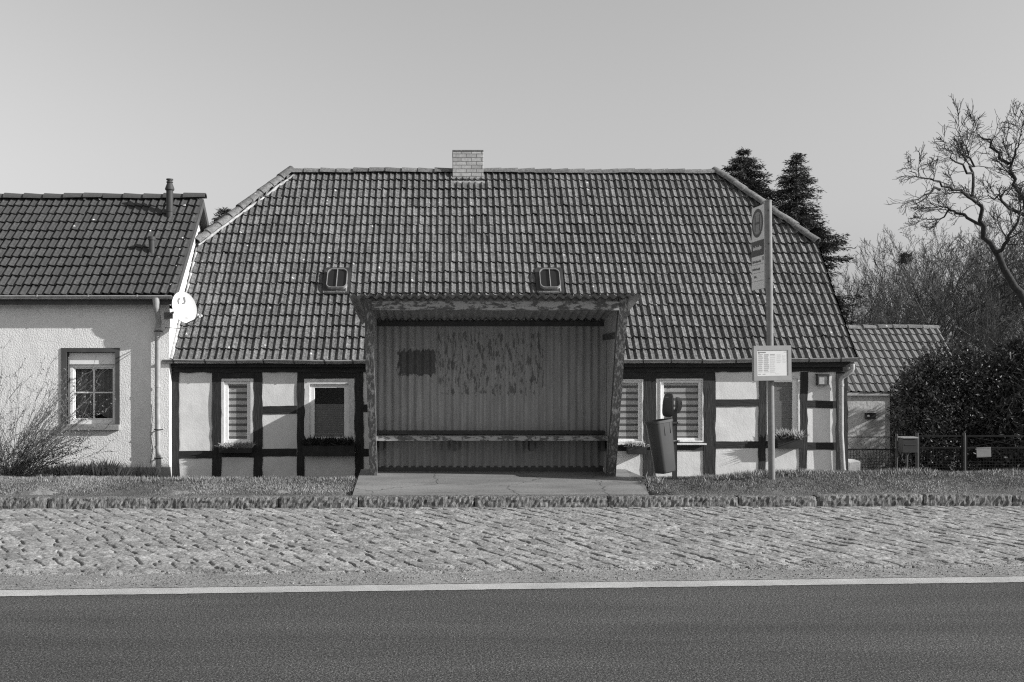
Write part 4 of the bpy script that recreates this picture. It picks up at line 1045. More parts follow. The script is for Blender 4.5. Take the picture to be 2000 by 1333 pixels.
k = flap(PX(1304, 13.08), PZ(815, 13.08), 0.155, 0.125, 0.315, 0.055, -20, 3); lid = k.build('lid', M['bin'], lb, smooth=40)
k = MB(); Ml = Matrix.Translation((PX(1303.5, 13.08), pyb - 0.03, PZ(776, 13.08))) @ Matrix.Rotation(math.radians(-20), 4, 'Z'); k.box(-.02, .02, -.066, -.055, -.006, .006, Ml); k.build('lid_grip', M['steelpost'], lid)
k = flap(PX(1320, 13.12), PZ(808, 13.12), 0.075, 0.095, 0.215, 0.035, 35, 7, 0.05); k.build('lid_flap', M['greypl'], lb, smooth=40)

# ================================================================== bus stop post
SP = 12.8
bx0, bx1 = PX(1507.5, SP), PX(1500.5, SP); zt = PZ(394, SP); zb0 = float(zg(bx0, SP)) - 0.05
bs = thing('bus_stop_sign', 'tall steel bus stop post with an H flag and a framed timetable', 'bus stop sign', (bx0, SP, zb0))
axis = lambda z: Vector((bx0 + (bx1 - bx0) * (z - zb0) / (zt - zb0), SP, z))
k = MB(); k.tube([axis(zb0), axis(zb0 + 1), axis(2.5), axis(zt)], 0.043, 20); k.tube([axis(zt), axis(zt + 0.012)], 0.046, 20); pole = k.build('pole', M['steelpost'], bs, smooth=40)
for py in (412, 477, 545):
    k = MB(); p = axis(PZ(py, SP)); k.tube([p + Vector((-.012, -.03, 0)), p + Vector((-.016, -.05, 0))], 0.009, 8); k.build('bolt', M['black'], pole)
# flag: plate square to the road, seen from its narrow side
fl0 = Vector((PX(1495.0, SP), SP + 0.02, 0)); fdir = Vector((-0.030, 0.40, 0)).normalized(); fw = 0.42; fn = Vector((-fdir.y, fdir.x, 0)).normalized()
if fn.x > 0: fn = -fn
def FP(s, z, off=0): return fl0 + fdir * (s * fw) + Vector((0, 0, z)) + fn * off
zf1, zf0 = PZ(398, SP), PZ(563, SP)
def plate(mb, s0, s1, z0, z1, o0, o1): mb.hexa([FP(s0, z0, o0), FP(s1, z0, o0), FP(s1, z0, o1), FP(s0, z0, o1), FP(s0, z1, o0), FP(s1, z1, o0), FP(s1, z1, o1), FP(s0, z1, o1)])
k = MB(); plate(k, 0, 1, zf0, zf1, -0.012, 0.012); flag = k.build('flag_plate', M['signwhite'], bs, bevel=0.003)
zn1, zn0 = PZ(466.5, SP), PZ(497, SP)
k = MB(); plate(k, 0.005, 0.995, zn0, zn1, 0.0125, 0.0145); k.build('name_panel', M['signdark'], flag)
hc = (zn1 + zf1) / 2 + 0.005; hr = 0.187
def ring(mb, r0, r1, o0, o1, n=48):
    vs = []
    for (r, o) in ((r1, o0), (r1, o1), (r0, o1), (r0, o0)):
        for j in range(n):
            q = 2 * math.pi * j / n; vs.append(FP(0.52, hc, o) + fdir * (r * math.cos(q)) + Vector((0, 0, r * math.sin(q))))
    mb.add(vs, [(s * n + j, s * n + (j + 1) % n, (s + 1) * n + (j + 1) % n, (s + 1) * n + j) for s in range(3) for j in range(n)])
k = MB(); ring(k, 0.0005, hr * 0.8, 0.0125, 0.0142); k.build('stop_disc', M['signmid'], flag)
k = MB(); ring(k, hr * 0.79, hr, 0.0125, 0.0155)
hs, hb = 0.075, 0.026
for s in (-hs, hs): plate(k, 0.52 + (s - hb / 2) / fw, 0.52 + (s + hb / 2) / fw, hc - 0.105, hc + 0.105, 0.0143, 0.0156)
plate(k, 0.52 - (hs - hb / 2) / fw, 0.52 + (hs - hb / 2) / fw, hc - 0.014, hc + 0.014, 0.0143, 0.0156)
k.build('stop_letter', M['signdark'], flag)
rgx = random.Random(5)
def scrawl(mb, s0, s1, z, h, off, minw=0.02, maxw=0.05):
    s = s1
    while s > s0 + minw:
        w_ = rgx.uniform(minw, maxw); hh = h * rgx.choice((0.75, 0.8, 1.15, 1.3)); plate(mb, s - w_ * 0.72, s, z - h * 0.4 - (h * 0.25 if rgx.random() < 0.15 else 0), z - h * 0.4 + hh, off, off + 0.001); s -= w_
k = MB(); scrawl(k, 0.18, 0.86, (zn0 + zn1) / 2, 0.045, 0.0146); k.build('name_lettering', M['signwhite'], flag)
hh_ = zn0 - zf0
k = MB()
for t in (0.25, 0.5, 0.75): plate(k, 0.03, 0.97, zn0 - hh_ * t - 0.003, zn0 - hh_ * t + 0.001, 0.0125, 0.0132)
scrawl(k, 0.22, 0.93, zn0 - hh_ * 0.17, 0.024, 0.0125, 0.015, 0.03); scrawl(k, 0.30, 0.93, zn0 - hh_ * 0.40, 0.024, 0.0125, 0.015, 0.03); scrawl(k, 0.55, 0.80, zn0 - hh_ * 0.63, 0.026, 0.0125, 0.03, 0.05)
plate(k, 0.03, 0.12, zn0 - 0.065, zn0 - 0.02, 0.0125, 0.0132)
k.build('line_lettering', M['inkmid'], flag)
# timetable case
TD = 12.70; x0, x1, z1, z0 = PX(1469.5, TD), PX(1547.5, TD), PZ(675.5, TD), PZ(743.5, TD)
Mt = Matrix.Translation(((x0 + x1) / 2, TD, (z0 + z1) / 2)) @ Matrix.Rotation(math.radians(9), 4, 'Z') @ Matrix.Rotation(math.radians(-0.8), 4, 'Y')
W, H = (x1 - x0) / 2 * 1.0, (z1 - z0) / 2
k = MB(); k.box(-W, W, 0.0, 0.045, -H, H, Mt); fwid = 0.048
pw, ph = W - 0.045, H - 0.06
k.box(-W, -pw, -0.012, 0.0005, -H, H, Mt); k.box(pw, W, -0.012, 0.0005, -H, H, Mt); k.box(-pw, pw, -0.012, 0.0005, ph, H, Mt); k.box(-pw, pw, -0.012, 0.0005, -H, -ph, Mt)
case = k.build('timetable_case', M['case'], bs)
k = MB(); k.box(-pw, pw, -0.004, -0.0005, -ph, ph, Mt); k.build('timetable_sheet', M['paper'], case)
kd, km, kp = MB(), MB(), MB()
def ink(mb, u0, u1, v0, v1): mb.box(-pw + 2 * pw * u0, -pw + 2 * pw * u1, -0.0052, -0.0042, ph - 2 * ph * v1, ph - 2 * ph * v0, Mt)
ink(kd, 0.055, 0.075, 0.05, 0.13); ink(kd, 0.04, 0.095, 0.07, 0.11)
u = 0.105
while u < 0.28: wv = rgx.uniform(0.008, 0.016); ink(kd, u, u + wv, 0.065, 0.10); u += wv + 0.004
for u in (0.88, 0.91, 0.94): ink(km, u, u + 0.02, 0.065, 0.085)
for (c0, c1, v0, v1, mb, st) in ((0.04, 0.20, 0.20, 0.86, km, 0.020), (0.22, 0.40, 0.20, 0.86, km, 0.020), (0.43, 0.61, 0.18, 0.88, kp, 0.018), (0.64, 0.80, 0.16, 0.50, kp, 0.018), (0.83, 0.95, 0.2, 0.50, kp, 0.03)):
    v = v0; i = 0
    while v < v1:
        if i % 4 != 3: ink(mb if i % 4 else (kd if mb is km else mb), c0 + rgx.uniform(0, 0.01), c1 - rgx.uniform(0, 0.05), v, v + st * 0.55)
        v += st; i += 1
for c0 in (0.04, 0.23, 0.43): ink(kd, c0, c0 + 0.15, 0.155, 0.172)
ink(km, 0.04, 0.12, 0.92, 0.95); ink(km, 0.18, 0.27, 0.92, 0.95); ink(kp, 0.60, 0.72, 0.90, 0.94)
kd.build('printed_heading', M['inkmid'], case); km.build('printed_times', M['inkpale'], case); kp.build('printed_notes', simple('faint_ink', 0.52, 0.8, 0.05, 9, 0), case)

# ================================================================== small things on the walls
wl_ = thing('wall_lamp', 'small square lantern on the white panel by the right corner post', 'lamp', (PX(1604, FD), FD - 0.03, PZ(742, FD)))
k = MB(); lx0, lx1, lz0, lz1 = PX(1593, FD), PX(1615, FD), PZ(753, FD), PZ(732, FD)
frame_box(k, lx0, lx1, lz0, lz1, 0.022, FD - 0.10, FD - 0.002); k.box(lx0 + .02, lx1 - .02, FD - 0.02, FD - 0.002, lz0 + .02, lz1 - .02); k.box(lx0 - .006, lx1 + .006, FD - .11, FD - .002, lz1, lz1 + .012); k.build('lantern_frame', M['band'], wl_, bevel=0.003)
k = MB(); k.box(lx0 + .022, lx1 - .022, FD - 0.085, FD - 0.03, lz0 + .022, lz1 - .022); k.build('lantern_glass', simple('frosted_glass', 0.42, 0.25, 0.2, 20, 0), wl_)

def flower_box(px0, px1, py0, py1, D, label, nplants, ph_, mat, dry, droop=0.3):
    x0, x1, z0, z1 = PX(px0, D), PX(px1, D), PZ(py1, D), PZ(py0, D)
    t = thing('flower_box', label, 'flower box', ((x0 + x1) / 2, D, z0), 'flower boxes under the cottage windows')
    k = MB(); k.hexa([(x0 + .01, D - .145, z0), (x1 - .01, D - .145, z0), (x1 - .01, D - .02, z0), (x0 + .01, D - .02, z0), (x0, D - .165, z1), (x1, D - .165, z1), (x1, D - .015, z1), (x0, D - .015, z1)])
    k.build('trough', M['trough'], t, bevel=0.004)
    V = []; Fs = []; rg = random.Random(int(px0))
    k = MB()
    for _ in range(nplants):
        p = Vector((rg.uniform(x0 + .02, x1 - .02), D - rg.uniform(.03, .15), z1 - .01)); a = rg.uniform(0, 6.28); ln = rg.uniform(.1, 1.25); h = ph_ * rg.uniform(.35, 1.0)
        d = Vector((math.cos(a) * math.sin(ln), math.sin(a) * math.sin(ln) - .15, math.cos(ln))).normalized(); s = d.orthogonal().normalized() * rg.uniform(.004, .008)
        q = p + d * h * .55; e = q + (d + Vector((0, 0, -droop * rg.random()))).normalized() * h * .45
        k.add([p - s, p + s, q + s * 1.4, e, q - s * 1.4], [(0, 1, 2, 4), (4, 2, 3)])
    k.build('plants', mat, t)
flower_box(431, 496, 874, 884, FD, 'flower box of dry pale grass under the narrow striped-blind window', 420, 0.14, M['dry'], True, 0.9)
flower_box(593, 694, 869, 890, FD, 'flower box of dark sprigs under the half-covered square window', 800, 0.20, M['evergreen'], False)
flower_box(1222, 1259, 872, 886, FD, 'flower box of withered stems beside the bin and the right shelter post', 320, 0.13, M['dry'], True, 0.8)
flower_box(1512, 1561, 857, 875, FD, 'flower box of spiky leaves under the shuttered window behind the bus stop post', 420, 0.22, M['dry'], False, 0.2)

# pale stone block beside the right downpipe
k = MB(); BD = 15.85; x0, x1, z1 = PX(1657, BD), PX(1681, BD), PZ(901, BD)
k.hexa([(x0 + .005, BD, -.3), (x1 - .01, BD, -.3), (x1 - .015, BD + .2, -.3), (x0 + .015, BD + .2, -.3), (x0, BD - .01, z1 - .02), (x1, BD, z1), (x1 - .02, BD + .2, z1 + .015), (x0 + .02, BD + .2, z1 + .02)])
o = k.build('stone_block', M['concretepale'], None, bevel=0.012); tag(o, 'small pale stone block standing right of the cottage downpipe', 'stone block')

# ================================================================== outbuilding
ob = thing('outbuilding', 'low rendered outbuilding with pale pantile roof behind the evergreen bush', 'outbuilding', (8.5, 19.7, -0.46))
OE, OZ, OS = 19.5, PZ(768, 19.5), 1.0; OR = 20.82; ORZ = OZ + OS * (OR - OE); ox0, ox1 = 6.85, 10.27
co = 1 / math.sqrt(2); LO = (OR - OE) / co
t1 = tile_plane((0, OE, OZ), (1, 0, 0), (0, co, co), LO, lambda v: ox0, lambda v: ox1, 8, 0.143, 0.042, 0.030, 25, 0.3, 0.7)
t2 = tile_plane((0, 2 * OR - OE, OZ), (1, 0, 0), (0, -co, co), LO, lambda v: ox0, lambda v: ox1, 8, 0.143, 0.03, 0.028, 26, 0.3, 0.7)
orf = tiles_obj('roof', [t1, t2], M['tile_shed'], ob)
rc = MB(); ridge_caps(rc, (ox0, OR, ORZ - .01), (ox1, OR, ORZ - .01), 11, 0.085, seed=41, ov=0.03); rc.build('ridge_tiles', M['ridge_old'], orf, smooth=50)
k = MB(); k.add([(ox0, OE + .02, OZ - .04), (ox1 - .02, OE + .02, OZ - .04), (ox1 - .02, OR, ORZ - .04), (ox0, OR, ORZ - .04), (ox1 - .02, 2 * OR - OE, OZ - .04), (ox0, 2 * OR - OE, OZ - .04)], [(0, 1, 2, 3), (3, 2, 4, 5)]); k.build('roof_boarding', M['timber_rail'], orf)
k = MB(); k.box(ox0 + .1, PX(1738, 19.57), 19.57, 19.77, -0.5, OZ - 0.0); k.prism([(ox1 - .15, 19.75, -.5), (ox1 - .15, 21.9, -.5), (ox1 - .15, 21.9, OZ + .15), (ox1 - .15, OR, ORZ - .06), (ox1 - .15, 19.75, OZ + .2)], (-.15, 0, 0)); k.box(ox0 + .1, ox1 - .1, 21.7, 21.9, -.5, OZ)
k.box(PX(1738, 19.57) + 0.9, ox1 - 0.3, 19.57, 19.77, -0.5, OZ); k.build('wall', M['shedwall'], ob)
k = MB(); k.box(ox0 + .05, ox1, OE - 0.0, OE + .03, OZ - .05, OZ + .01); k.build('eaves_board', M['zincdull'], ob)
k = MB(); k.box(PX(1752, 19.6), PX(1757, 19.6), 19.50, 19.56, -.5, OZ - .03); k.build('corner_post', M['timber'], ob)
nb = thing('nesting_box', 'little dark nesting box on the pale outbuilding wall', 'nesting box', (PX(1696, 19.7), 19.68, PZ(808, 19.7)))
k = MB(); k.box(PX(1687, 19.6), PX(1704, 19.6), 19.45, 19.569, PZ(818, 19.6), PZ(806, 19.6)); k.build('box', M['timber_rail'], nb)
k = MB(); k.box(PX(1685, 19.6), PX(1706, 19.6), 19.42, 19.569, PZ(806, 19.6), PZ(802, 19.6)); k.box(PX(1688, 19.6), PX(1692, 19.6), 19.445, 19.45, PZ(814, 19.6), PZ(810, 19.6)); k.build('box_roof', M['concretepale'], nb)

# ================================================================== fence, gate, mailbox, plate
FE = 17.2; zf_ = lambda py: PZ(py, FE)
fence = thing('wire_fence', 'low wire mesh garden fence with thin rails between the cottage and the gate', 'fence', (PX(1705, FE), FE, -0.46))
def mesh_panel(mb, xa, xb, za, zb_, step, r):
    x = xa
    while x < xb: mb.box(x - r, x + r, FE - r, FE + r, za, zb_); x += step
    z = za
    while z < zb_: mb.box(xa, xb, FE - r * 2.2, FE - r * 0.2, z - r, z + r); z += step
xa, xb = 6.3, PX(1751, FE)
k = MB(); mesh_panel(k, xa, xb, -0.45, zf_(878), 0.05, 0.0028); k.build('wire_mesh', M['wire'], fence)
k = MB(); k.tube([(xa, FE, zf_(854)), (xb, FE, zf_(854))], 0.009, 6); k.tube([(xa, FE, zf_(878)), (xb, FE, zf_(878))], 0.011, 6); k.build('rail', M['wire'], fence)
for x in (xa + 0.02, xb): k = MB(); k.tube([(x, FE, -.5), (x, FE, zf_(848))], 0.022, 8); k.build('post', M['postdark'], fence)
gate = thing('garden_gate', 'dark two-leaf wire garden gate in front of the evergreen bush', 'gate', (PX(1880, FE), FE, -0.46))
for (xa, xb) in ((PX(1795, FE), PX(1879, FE)), (PX(1887, FE), PX(2010, FE)), (PX(2016, FE), PX(2130, FE))):
    k = MB(); zt_, zm, zb_ = zf_(852), zf_(875), -0.40
    for z in (zt_, zm, zb_): k.box(xa, xb, FE - .012, FE + .012, z - .012, z + .012)
    for x in (xa, xb): k.box(x - .013, x + .013, FE - .013, FE + .013, zb_, zt_)
    lf = k.build('gate_leaf', M['wire'], gate)
    k = MB(); k.tube([(xa, FE, zm), (xb, FE, zt_)], 0.005, 5); k.tube([(xa, FE, zt_), (xb, FE, zm)], 0.005, 5); mesh_panel(k, xa, xb, zb_, zm, 0.05, 0.0022); k.build('wire_mesh', M['wire'], lf)
for x in (PX(1883, FE), PX(1791, FE)): k = MB(); k.tube([(x, FE, -.5), (x, FE, zf_(846))], 0.028, 8); k.build('gate_post', M['postdark'], gate)
mbx = thing('mailbox', 'grey mailbox with a bright lid on the garden fence post', 'mailbox', (PX(1776, 17.0), 17.05, zf_(886)))
k = MB(); x0, x1 = PX(1761, 17.0), PX(1790, 17.0); k.box(x0, x1, 16.95, 17.12, PZ(884, 17), PZ(856, 17)); k.box(x0 + .03, x1 - .03, 16.945, 16.95, PZ(870, 17), PZ(868, 17)); k.build('box', simple('mailbox_paint', 0.03, 0.5, 0.2), mbx, bevel=0.006)
k = MB(); k.box(x0 - .005, x1 + .0, 16.93, 17.13, PZ(856, 17), PZ(853.5, 17)); k.build('lid', M['zinc'], mbx)
k = MB(); k.tube([(PX(1765, 17), 16.99, PZ(882, 17)), (PX(1790, 17), 16.99, PZ(882, 17))], 0.02, 8); k.build('newspaper_tube', M['greypl'], mbx)
k = MB(); k.tube([((x0 + x1) / 2, 17.08, -.5), ((x0 + x1) / 2, 17.08, PZ(884, 17))], 0.02, 8); k.build('stand', M['postdark'], mbx)
pln = thing('gate_plate', 'small light number plate wired to the right gate leaf', 'sign', (PX(1922, 17.15), 17.15, zf_(884)))
k = MB(); Mp = Matrix.Translation((PX(1922, 17.15), 17.165, PZ(884, 17.15))) @ Matrix.Rotation(math.radians(-2), 4, 'Y'); k.box(-.125, .125, -.008, .0, -.085, .085, Mp); k.build('plate', simple('aluminium_plate', 0.22, 0.4, 0.1, 12, 0, 30, 0, 0.5, 0.2), pln, bevel=0.002)
k = MB(); k.box(-.115, .115, -.0105, -.0085, -.075, -.067, Mp); k.box(-.115, .115, -.0105, -.0085, .067, .075, Mp); k.build('plate_border', M['inkmid'], pln)

# ================================================================== trees and shrubs
def branch_tree(seed, height, spread, levels=4, trunk_r=0.16, skeleton=None, kids=(9, 7, 6, 5), sides=(7, 5, 4, 3, 3), first=0.3, wig=0.16, ratio=0.52, upw=0.25, tipr=0.006, thick=(0.32, 0.55)):
    rg = random.Random(seed); tr, cr = MB(), MB()
    def grow(p, d, L, r, lv, t0=0.25):
        n = 7 if lv < 2 else 5; pts = [p]; rads = [r]; dirs = [d]; q = p.copy(); dd = d.copy()
        for i in range(n):
            dd = (dd + Vector((rg.gauss(0, wig), rg.gauss(0, wig), rg.gauss(0, wig) + upw * 0.12))).normalized(); q = q + dd * (L / n); pts.append(q.copy()); dirs.append(dd.copy()); rads.append(max(tipr, r * (1 - 0.85 * (i + 1) / n)))
        (tr if lv < 2 else cr).tube(pts, rads, sides[lv], cap=False); spawn(pts, dirs, rads, L, lv, t0)
    def spawn(pts, dirs, rads, L, lv, t0):
        if lv >= levels: return
        m = kids[lv]; n = len(pts) - 1
        for c in range(m):
            t = t0 + (1 - t0) * (c + rg.random()) / m; i = min(n - 1, int(t * n)); fr = t * n - i
            p = pts[i].lerp(pts[i + 1], fr); d = dirs[i]
            a = rg.uniform(0, 2 * math.pi); o = d.orthogonal().normalized(); s = (o * math.cos(a) + d.cross(o) * math.sin(a))
            ang = rg.uniform(0.45, 1.0) * spread; nd = (d * math.cos(ang) + s * math.sin(ang) + Vector((0, 0, upw))).normalized()
            grow(p, nd, L * ratio * rg.uniform(0.65, 1.15) * (1.15 - 0.45 * t), max(tipr, rads[i] * rg.uniform(*thick)), lv + 1, 0.12)
    if skeleton:
        for pts, r0, r1, lv, L in skeleton:
            pts = [Vector(p) for p in pts]; n = len(pts); rads = [r0 + (r1 - r0) * i / (n - 1) for i in range(n)]
            # finer wander between the given joints
            P, Rr = [], []
            for i in range(n - 1):
                for s in range(3):
                    t = s / 3; j = Vector((rg.gauss(0, .05), rg.gauss(0, .05), rg.gauss(0, .05))) * (1 if s else 0); P.append(pts[i].lerp(pts[i + 1], t) + j); Rr.append(rads[i] + (rads[i + 1] - rads[i]) * t)
            P.append(pts[-1]); Rr.append(rads[-1]); D_ = [(P[min(i + 1, len(P) - 1)] - P[max(0, i - 1)]).normalized() for i in range(len(P))]
            tr.tube(P, Rr, 8, cap=False)
            if lv is not None: spawn(P, D_, Rr, L, lv, 0.18)
    else: grow(Vector((0, 0, 0)), Vector((rg.gauss(0, .05), rg.gauss(0, .05), 1)).normalized(), height, trunk_r, 0, first)
    return tr, cr

# the big gnarled tree at the right edge
OD = 27.0
def zq(zx, zy, dd=0): return PW(1380 + zx / 2.777, 180 + zy / 2.777, OD + dd)
skel = [
    ([(PX(2030, OD), OD, -.5), zq(1800, 1330), zq(1700, 1085), zq(1620, 970), zq(1570, 870), zq(1505, 725)], 0.125, 0.068, None, 0),
    ([zq(1505, 725), zq(1492, 620, -.2), zq(1440, 580, -.4), zq(1330, 530, -.6), zq(1265, 485, -.8), zq(1190, 470, -1), zq(1100, 430, -1.2)], 0.060, 0.009, 1, 1.7),
    ([zq(1505, 725), zq(1400, 665, .5), zq(1310, 640, .8), zq(1265, 690, 1.0), zq(1190, 680, 1.2)], 0.048, 0.009, 1, 1.5),
    ([zq(1440, 580, -.4), zq(1445, 440, -.2), zq(1430, 360, 0), zq(1410, 310, .3), zq(1390, 260, .4)], 0.042, 0.007, 1, 2.4),
    ([zq(1440, 440, -.2), zq(1350, 380, -.6), zq(1290, 300, -1)], 0.036, 0.008, 2, 1.4),
    ([zq(1265, 530, -.7), zq(1180, 560, -1), zq(1090, 590, -1.4)], 0.036, 0.008, 2, 1.3),
    ([zq(1570, 870), zq(1640, 800, -1), zq(1690, 700, -1.2), zq(1700, 620, -1)], 0.06, 0.012, 1, 1.7),
    ([zq(1800, 1330), zq(1830, 900, .8), zq(1760, 690, .6), zq(1600, 590, .2), zq(1525, 560, 0)], 0.11, 0.012, 1, 2.0),
    ([zq(1760, 690, .6), zq(1690, 540, .4), zq(1650, 430, .2), zq(1665, 360, 0), zq(1690, 300, -.2), zq(1705, 230, -.2)], 0.060, 0.009, 1, 1.9),
    ([zq(1640, 390, .2), zq(1540, 300, .6), zq(1510, 260, .8), zq(1475, 230, .8)], 0.05, 0.008, 2, 1.9),
    ([zq(1830, 900, .8), zq(1900, 600, .5), zq(1850, 450, .3), zq(1810, 330, .2)], 0.085, 0.012, 1, 2.0),
]
tr, cr = branch_tree(17, 0, 0.85, levels=4, skeleton=skel, kids=(0, 9, 8, 6), sides=(8, 6, 5, 4, 3), wig=0.15, ratio=0.56, upw=0.06, tipr=0.0055)
big = thing('gnarled_tree', 'big bare gnarled tree leaning in from the right edge', 'tree', (PX(2030, OD), OD, -0.46))
tr.build('trunk', M['bark'], big, smooth=60); cr.build('crown', M['bark'], big)

# bare wood behind: four kinds, copied
protos = []
for i, (h, sp, seed, lv) in enumerate(((10.5, 0.72, 3, 4), (9.0, 0.80, 11, 4), (11.5, 0.66, 23, 4), (8.0, 0.92, 37, 4))):
    tr, cr = branch_tree(seed, h, sp, levels=lv, trunk_r=0.13 + 0.015 * i, kids=(11, 6, 5, 3), wig=0.15, ratio=0.50, upw=0.20, tipr=0.010, first=0.25, thick=(0.45, 0.65))
    o = thing('bare_tree', 'slender bare tree among the others of the leafless wood behind the outbuilding', 'tree', (0, 0, 0), 'bare trees of the wood')
    mm = M['barkpale'] if i % 2 else M['barkdark']; tr.build('trunk', mm, o, smooth=60); cr.build('crown', mm, o); protos.append(o)
TOP = [max(v.co.z for c in o.children for v in c.data.vertices) for o in protos]
rg = random.Random(99); used = [False] * 4
# (photo column, photo row of the top, distance)
wood = [(1632, 545, 60), (1655, 505, 55), (1683, 500, 62), (1705, 520, 50), (1728, 470, 56), (1748, 500, 48), (1768, 440, 52), (1785, 480, 58), (1803, 415, 46), (1822, 440, 54), (1840, 425, 60), (1858, 455, 47), (1872, 430, 55), (1893, 470, 50), (1915, 440, 57), (1930, 490, 45), (1950, 440, 52), (1968, 470, 60), (1985, 450, 48), (2005, 430, 55), (1668, 560, 46), (1715, 550, 44), (1775, 540, 42), (1835, 530, 41), (1880, 540, 40), (1945, 540, 42), (2030, 460, 50), (2060, 430, 55), (1615, 520, 64), (1590, 560, 66), (1815, 415, 64), (1905, 425, 63), (2100, 430, 52), (2145, 450, 48), (2190, 440, 56), (2240, 450, 50), (1660, 520, 52), (1695, 535, 47), (1740, 490, 60), (1790, 455, 50), (1850, 445, 51), (1925, 455, 53), (1975, 460, 54), (1885, 500, 43), (1810, 520, 43), (1735, 560, 42)]
for i, (px, py, D) in enumerate(wood):
    q = i % 4; o = protos[q] if not used[q] else copy_tree(protos[q]); used[q] = True
    hgt = PZ(py, D) + 0.46; base = TOP[q]
    s = hgt / base; o.location = (PX(px, D), D, -0.46); o.rotation_euler = (0, 0, rg.uniform(0, 6.28)); o.scale = (s * 0.95, s * 0.95, s)
    if i == 7: NEST = (px, D)
# crow's nest ball of twigs in one tree
k = MB()
nc = PW(1767, 505, 50)
for _ in range(420):
    d = Vector((rg.gauss(0, 1), rg.gauss(0, 1), rg.gauss(0, 1))).normalized(); p = nc + Vector((d.x * .26, d.y * .26, d.z * .3)) * rg.random() ** .4; e = p + Vector((rg.gauss(0, 1), rg.gauss(0, 1), rg.gauss(0, 1))).normalized() * .22; k.tube([p, e], 0.012, 3, cap=False)
o = k.build('mistletoe', M['barkfar']); tag(o, 'dark round clump high in a bare tree of the wood', 'mistletoe')
# dense thicket at the foot of the wood
k = MB()
for i in range(2300):
    D = rg.uniform(33, 47); px = rg.uniform(1560, 2260); p = Vector((PX(px, D), D, -.5)); h = rg.uniform(1.0, 3.6) * (0.75 + 0.5 * rg.random() * (px - 1560) / 500)
    a = Vector((rg.gauss(0, .15), rg.gauss(0, .15), 1)); b = a + Vector((rg.gauss(0, .22), rg.gauss(0, .2), .0)); q = p + a * h * .5; e = q + b * h * .5
    k.tube([p, q, e], [0.020, 0.015, 0.010], 3, cap=False)
    for _ in range(6):
        t = rg.uniform(.25, .95); s0 = p.lerp(q, t * 2) if t < .5 else q.lerp(e, t * 2 - 1); e2 = s0 + Vector((rg.gauss(0, .5), rg.gauss(0, .4), rg.uniform(.3, 1.0))) * rg.uniform(.4, 1.1); k.tube([s0, e2], [0.010, 0.007], 3, cap=False)
o = k.build('undergrowth', M['barkfar']); tag(o, 'leafless thicket filling the foot of the wood', 'undergrowth', kind='stuff')

def spruce(px, pytop, D, R, taper, label, seed, dens=1.0):
    rg = random.Random(seed); zt = PZ(pytop, D); x = PX(px, D); H = zt + 0.46
    t = thing('spruce_tree', label, 'tree', (x, D, -0.46)); k = MB(); k.tube([(x, D, -.5), (x, D, -.46 + H * .5), (x, D, zt - .1)], [.17, .1, .012], 8); k.build('trunk', M['bark'], t, smooth=60)
    V = []; Fc = []
    h = 0.02
    n0 = 0
    while h < H * 0.72:
        rad = R * (min(1, h / taper)) ** 0.75 * rg.uniform(.7, 1.15) + 0.08
        nb = int((11 + rad * 9.0) * dens)
        for b in range(nb):
            a = rg.uniform(0, 6.283); L = rad * rg.uniform(.65, 1.18); z0 = zt - h; m = max(4, int(L / .06))
            for s in range(m):
                f = s / m; rr = L * (f + .08); droop = -0.42 * L * f + 0.30 * L * f * f + (b % 3 - 1) * .02
                c = Vector((x + math.cos(a) * rr, D + math.sin(a) * rr, z0 + droop)); wdt = (0.05 + 0.17 * (1 - f) * min(1, L)) 
                for _ in range(8):
                    dr = Vector((math.cos(a + rg.gauss(0, .8)), math.sin(a + rg.gauss(0, .8)), rg.gauss(-.15, .4))).normalized(); p = c + Vector((rg.gauss(0, .05), rg.gauss(0, .05), rg.gauss(0, .035)))
                    sd_ = dr.cross(Vector((rg.gauss(0, 1), rg.gauss(0, 1), rg.gauss(0, 1)))).normalized() * rg.uniform(.008, .016); e = p + dr * (wdt + .07) * rg.uniform(.6, 1.2); mid = p.lerp(e, .5)
                    V += [tuple(p), tuple(mid + sd_), tuple(e), tuple(mid - sd_)]; Fc.append((n0, n0 + 1, n0 + 2, n0 + 3)); n0 += 4
        h += rg.uniform(.13, .24) * (1 + h * .05)
    link('crown', np.array(V), np.array(Fc), M['needle'], t)
spruce(1556, 304, 30, 1.38, 3.4, 'slim pointed dark spruce just right of the cottage ridge', 4)
spruce(1452, 296, 31, 1.5, 1.9, 'broad-topped dark spruce rising behind the right end of the cottage ridge', 9, 1.3)
spruce(437, 412, 26, 0.9, 1.8, 'small spruce tip peeping over the left hip of the cottage roof', 14)

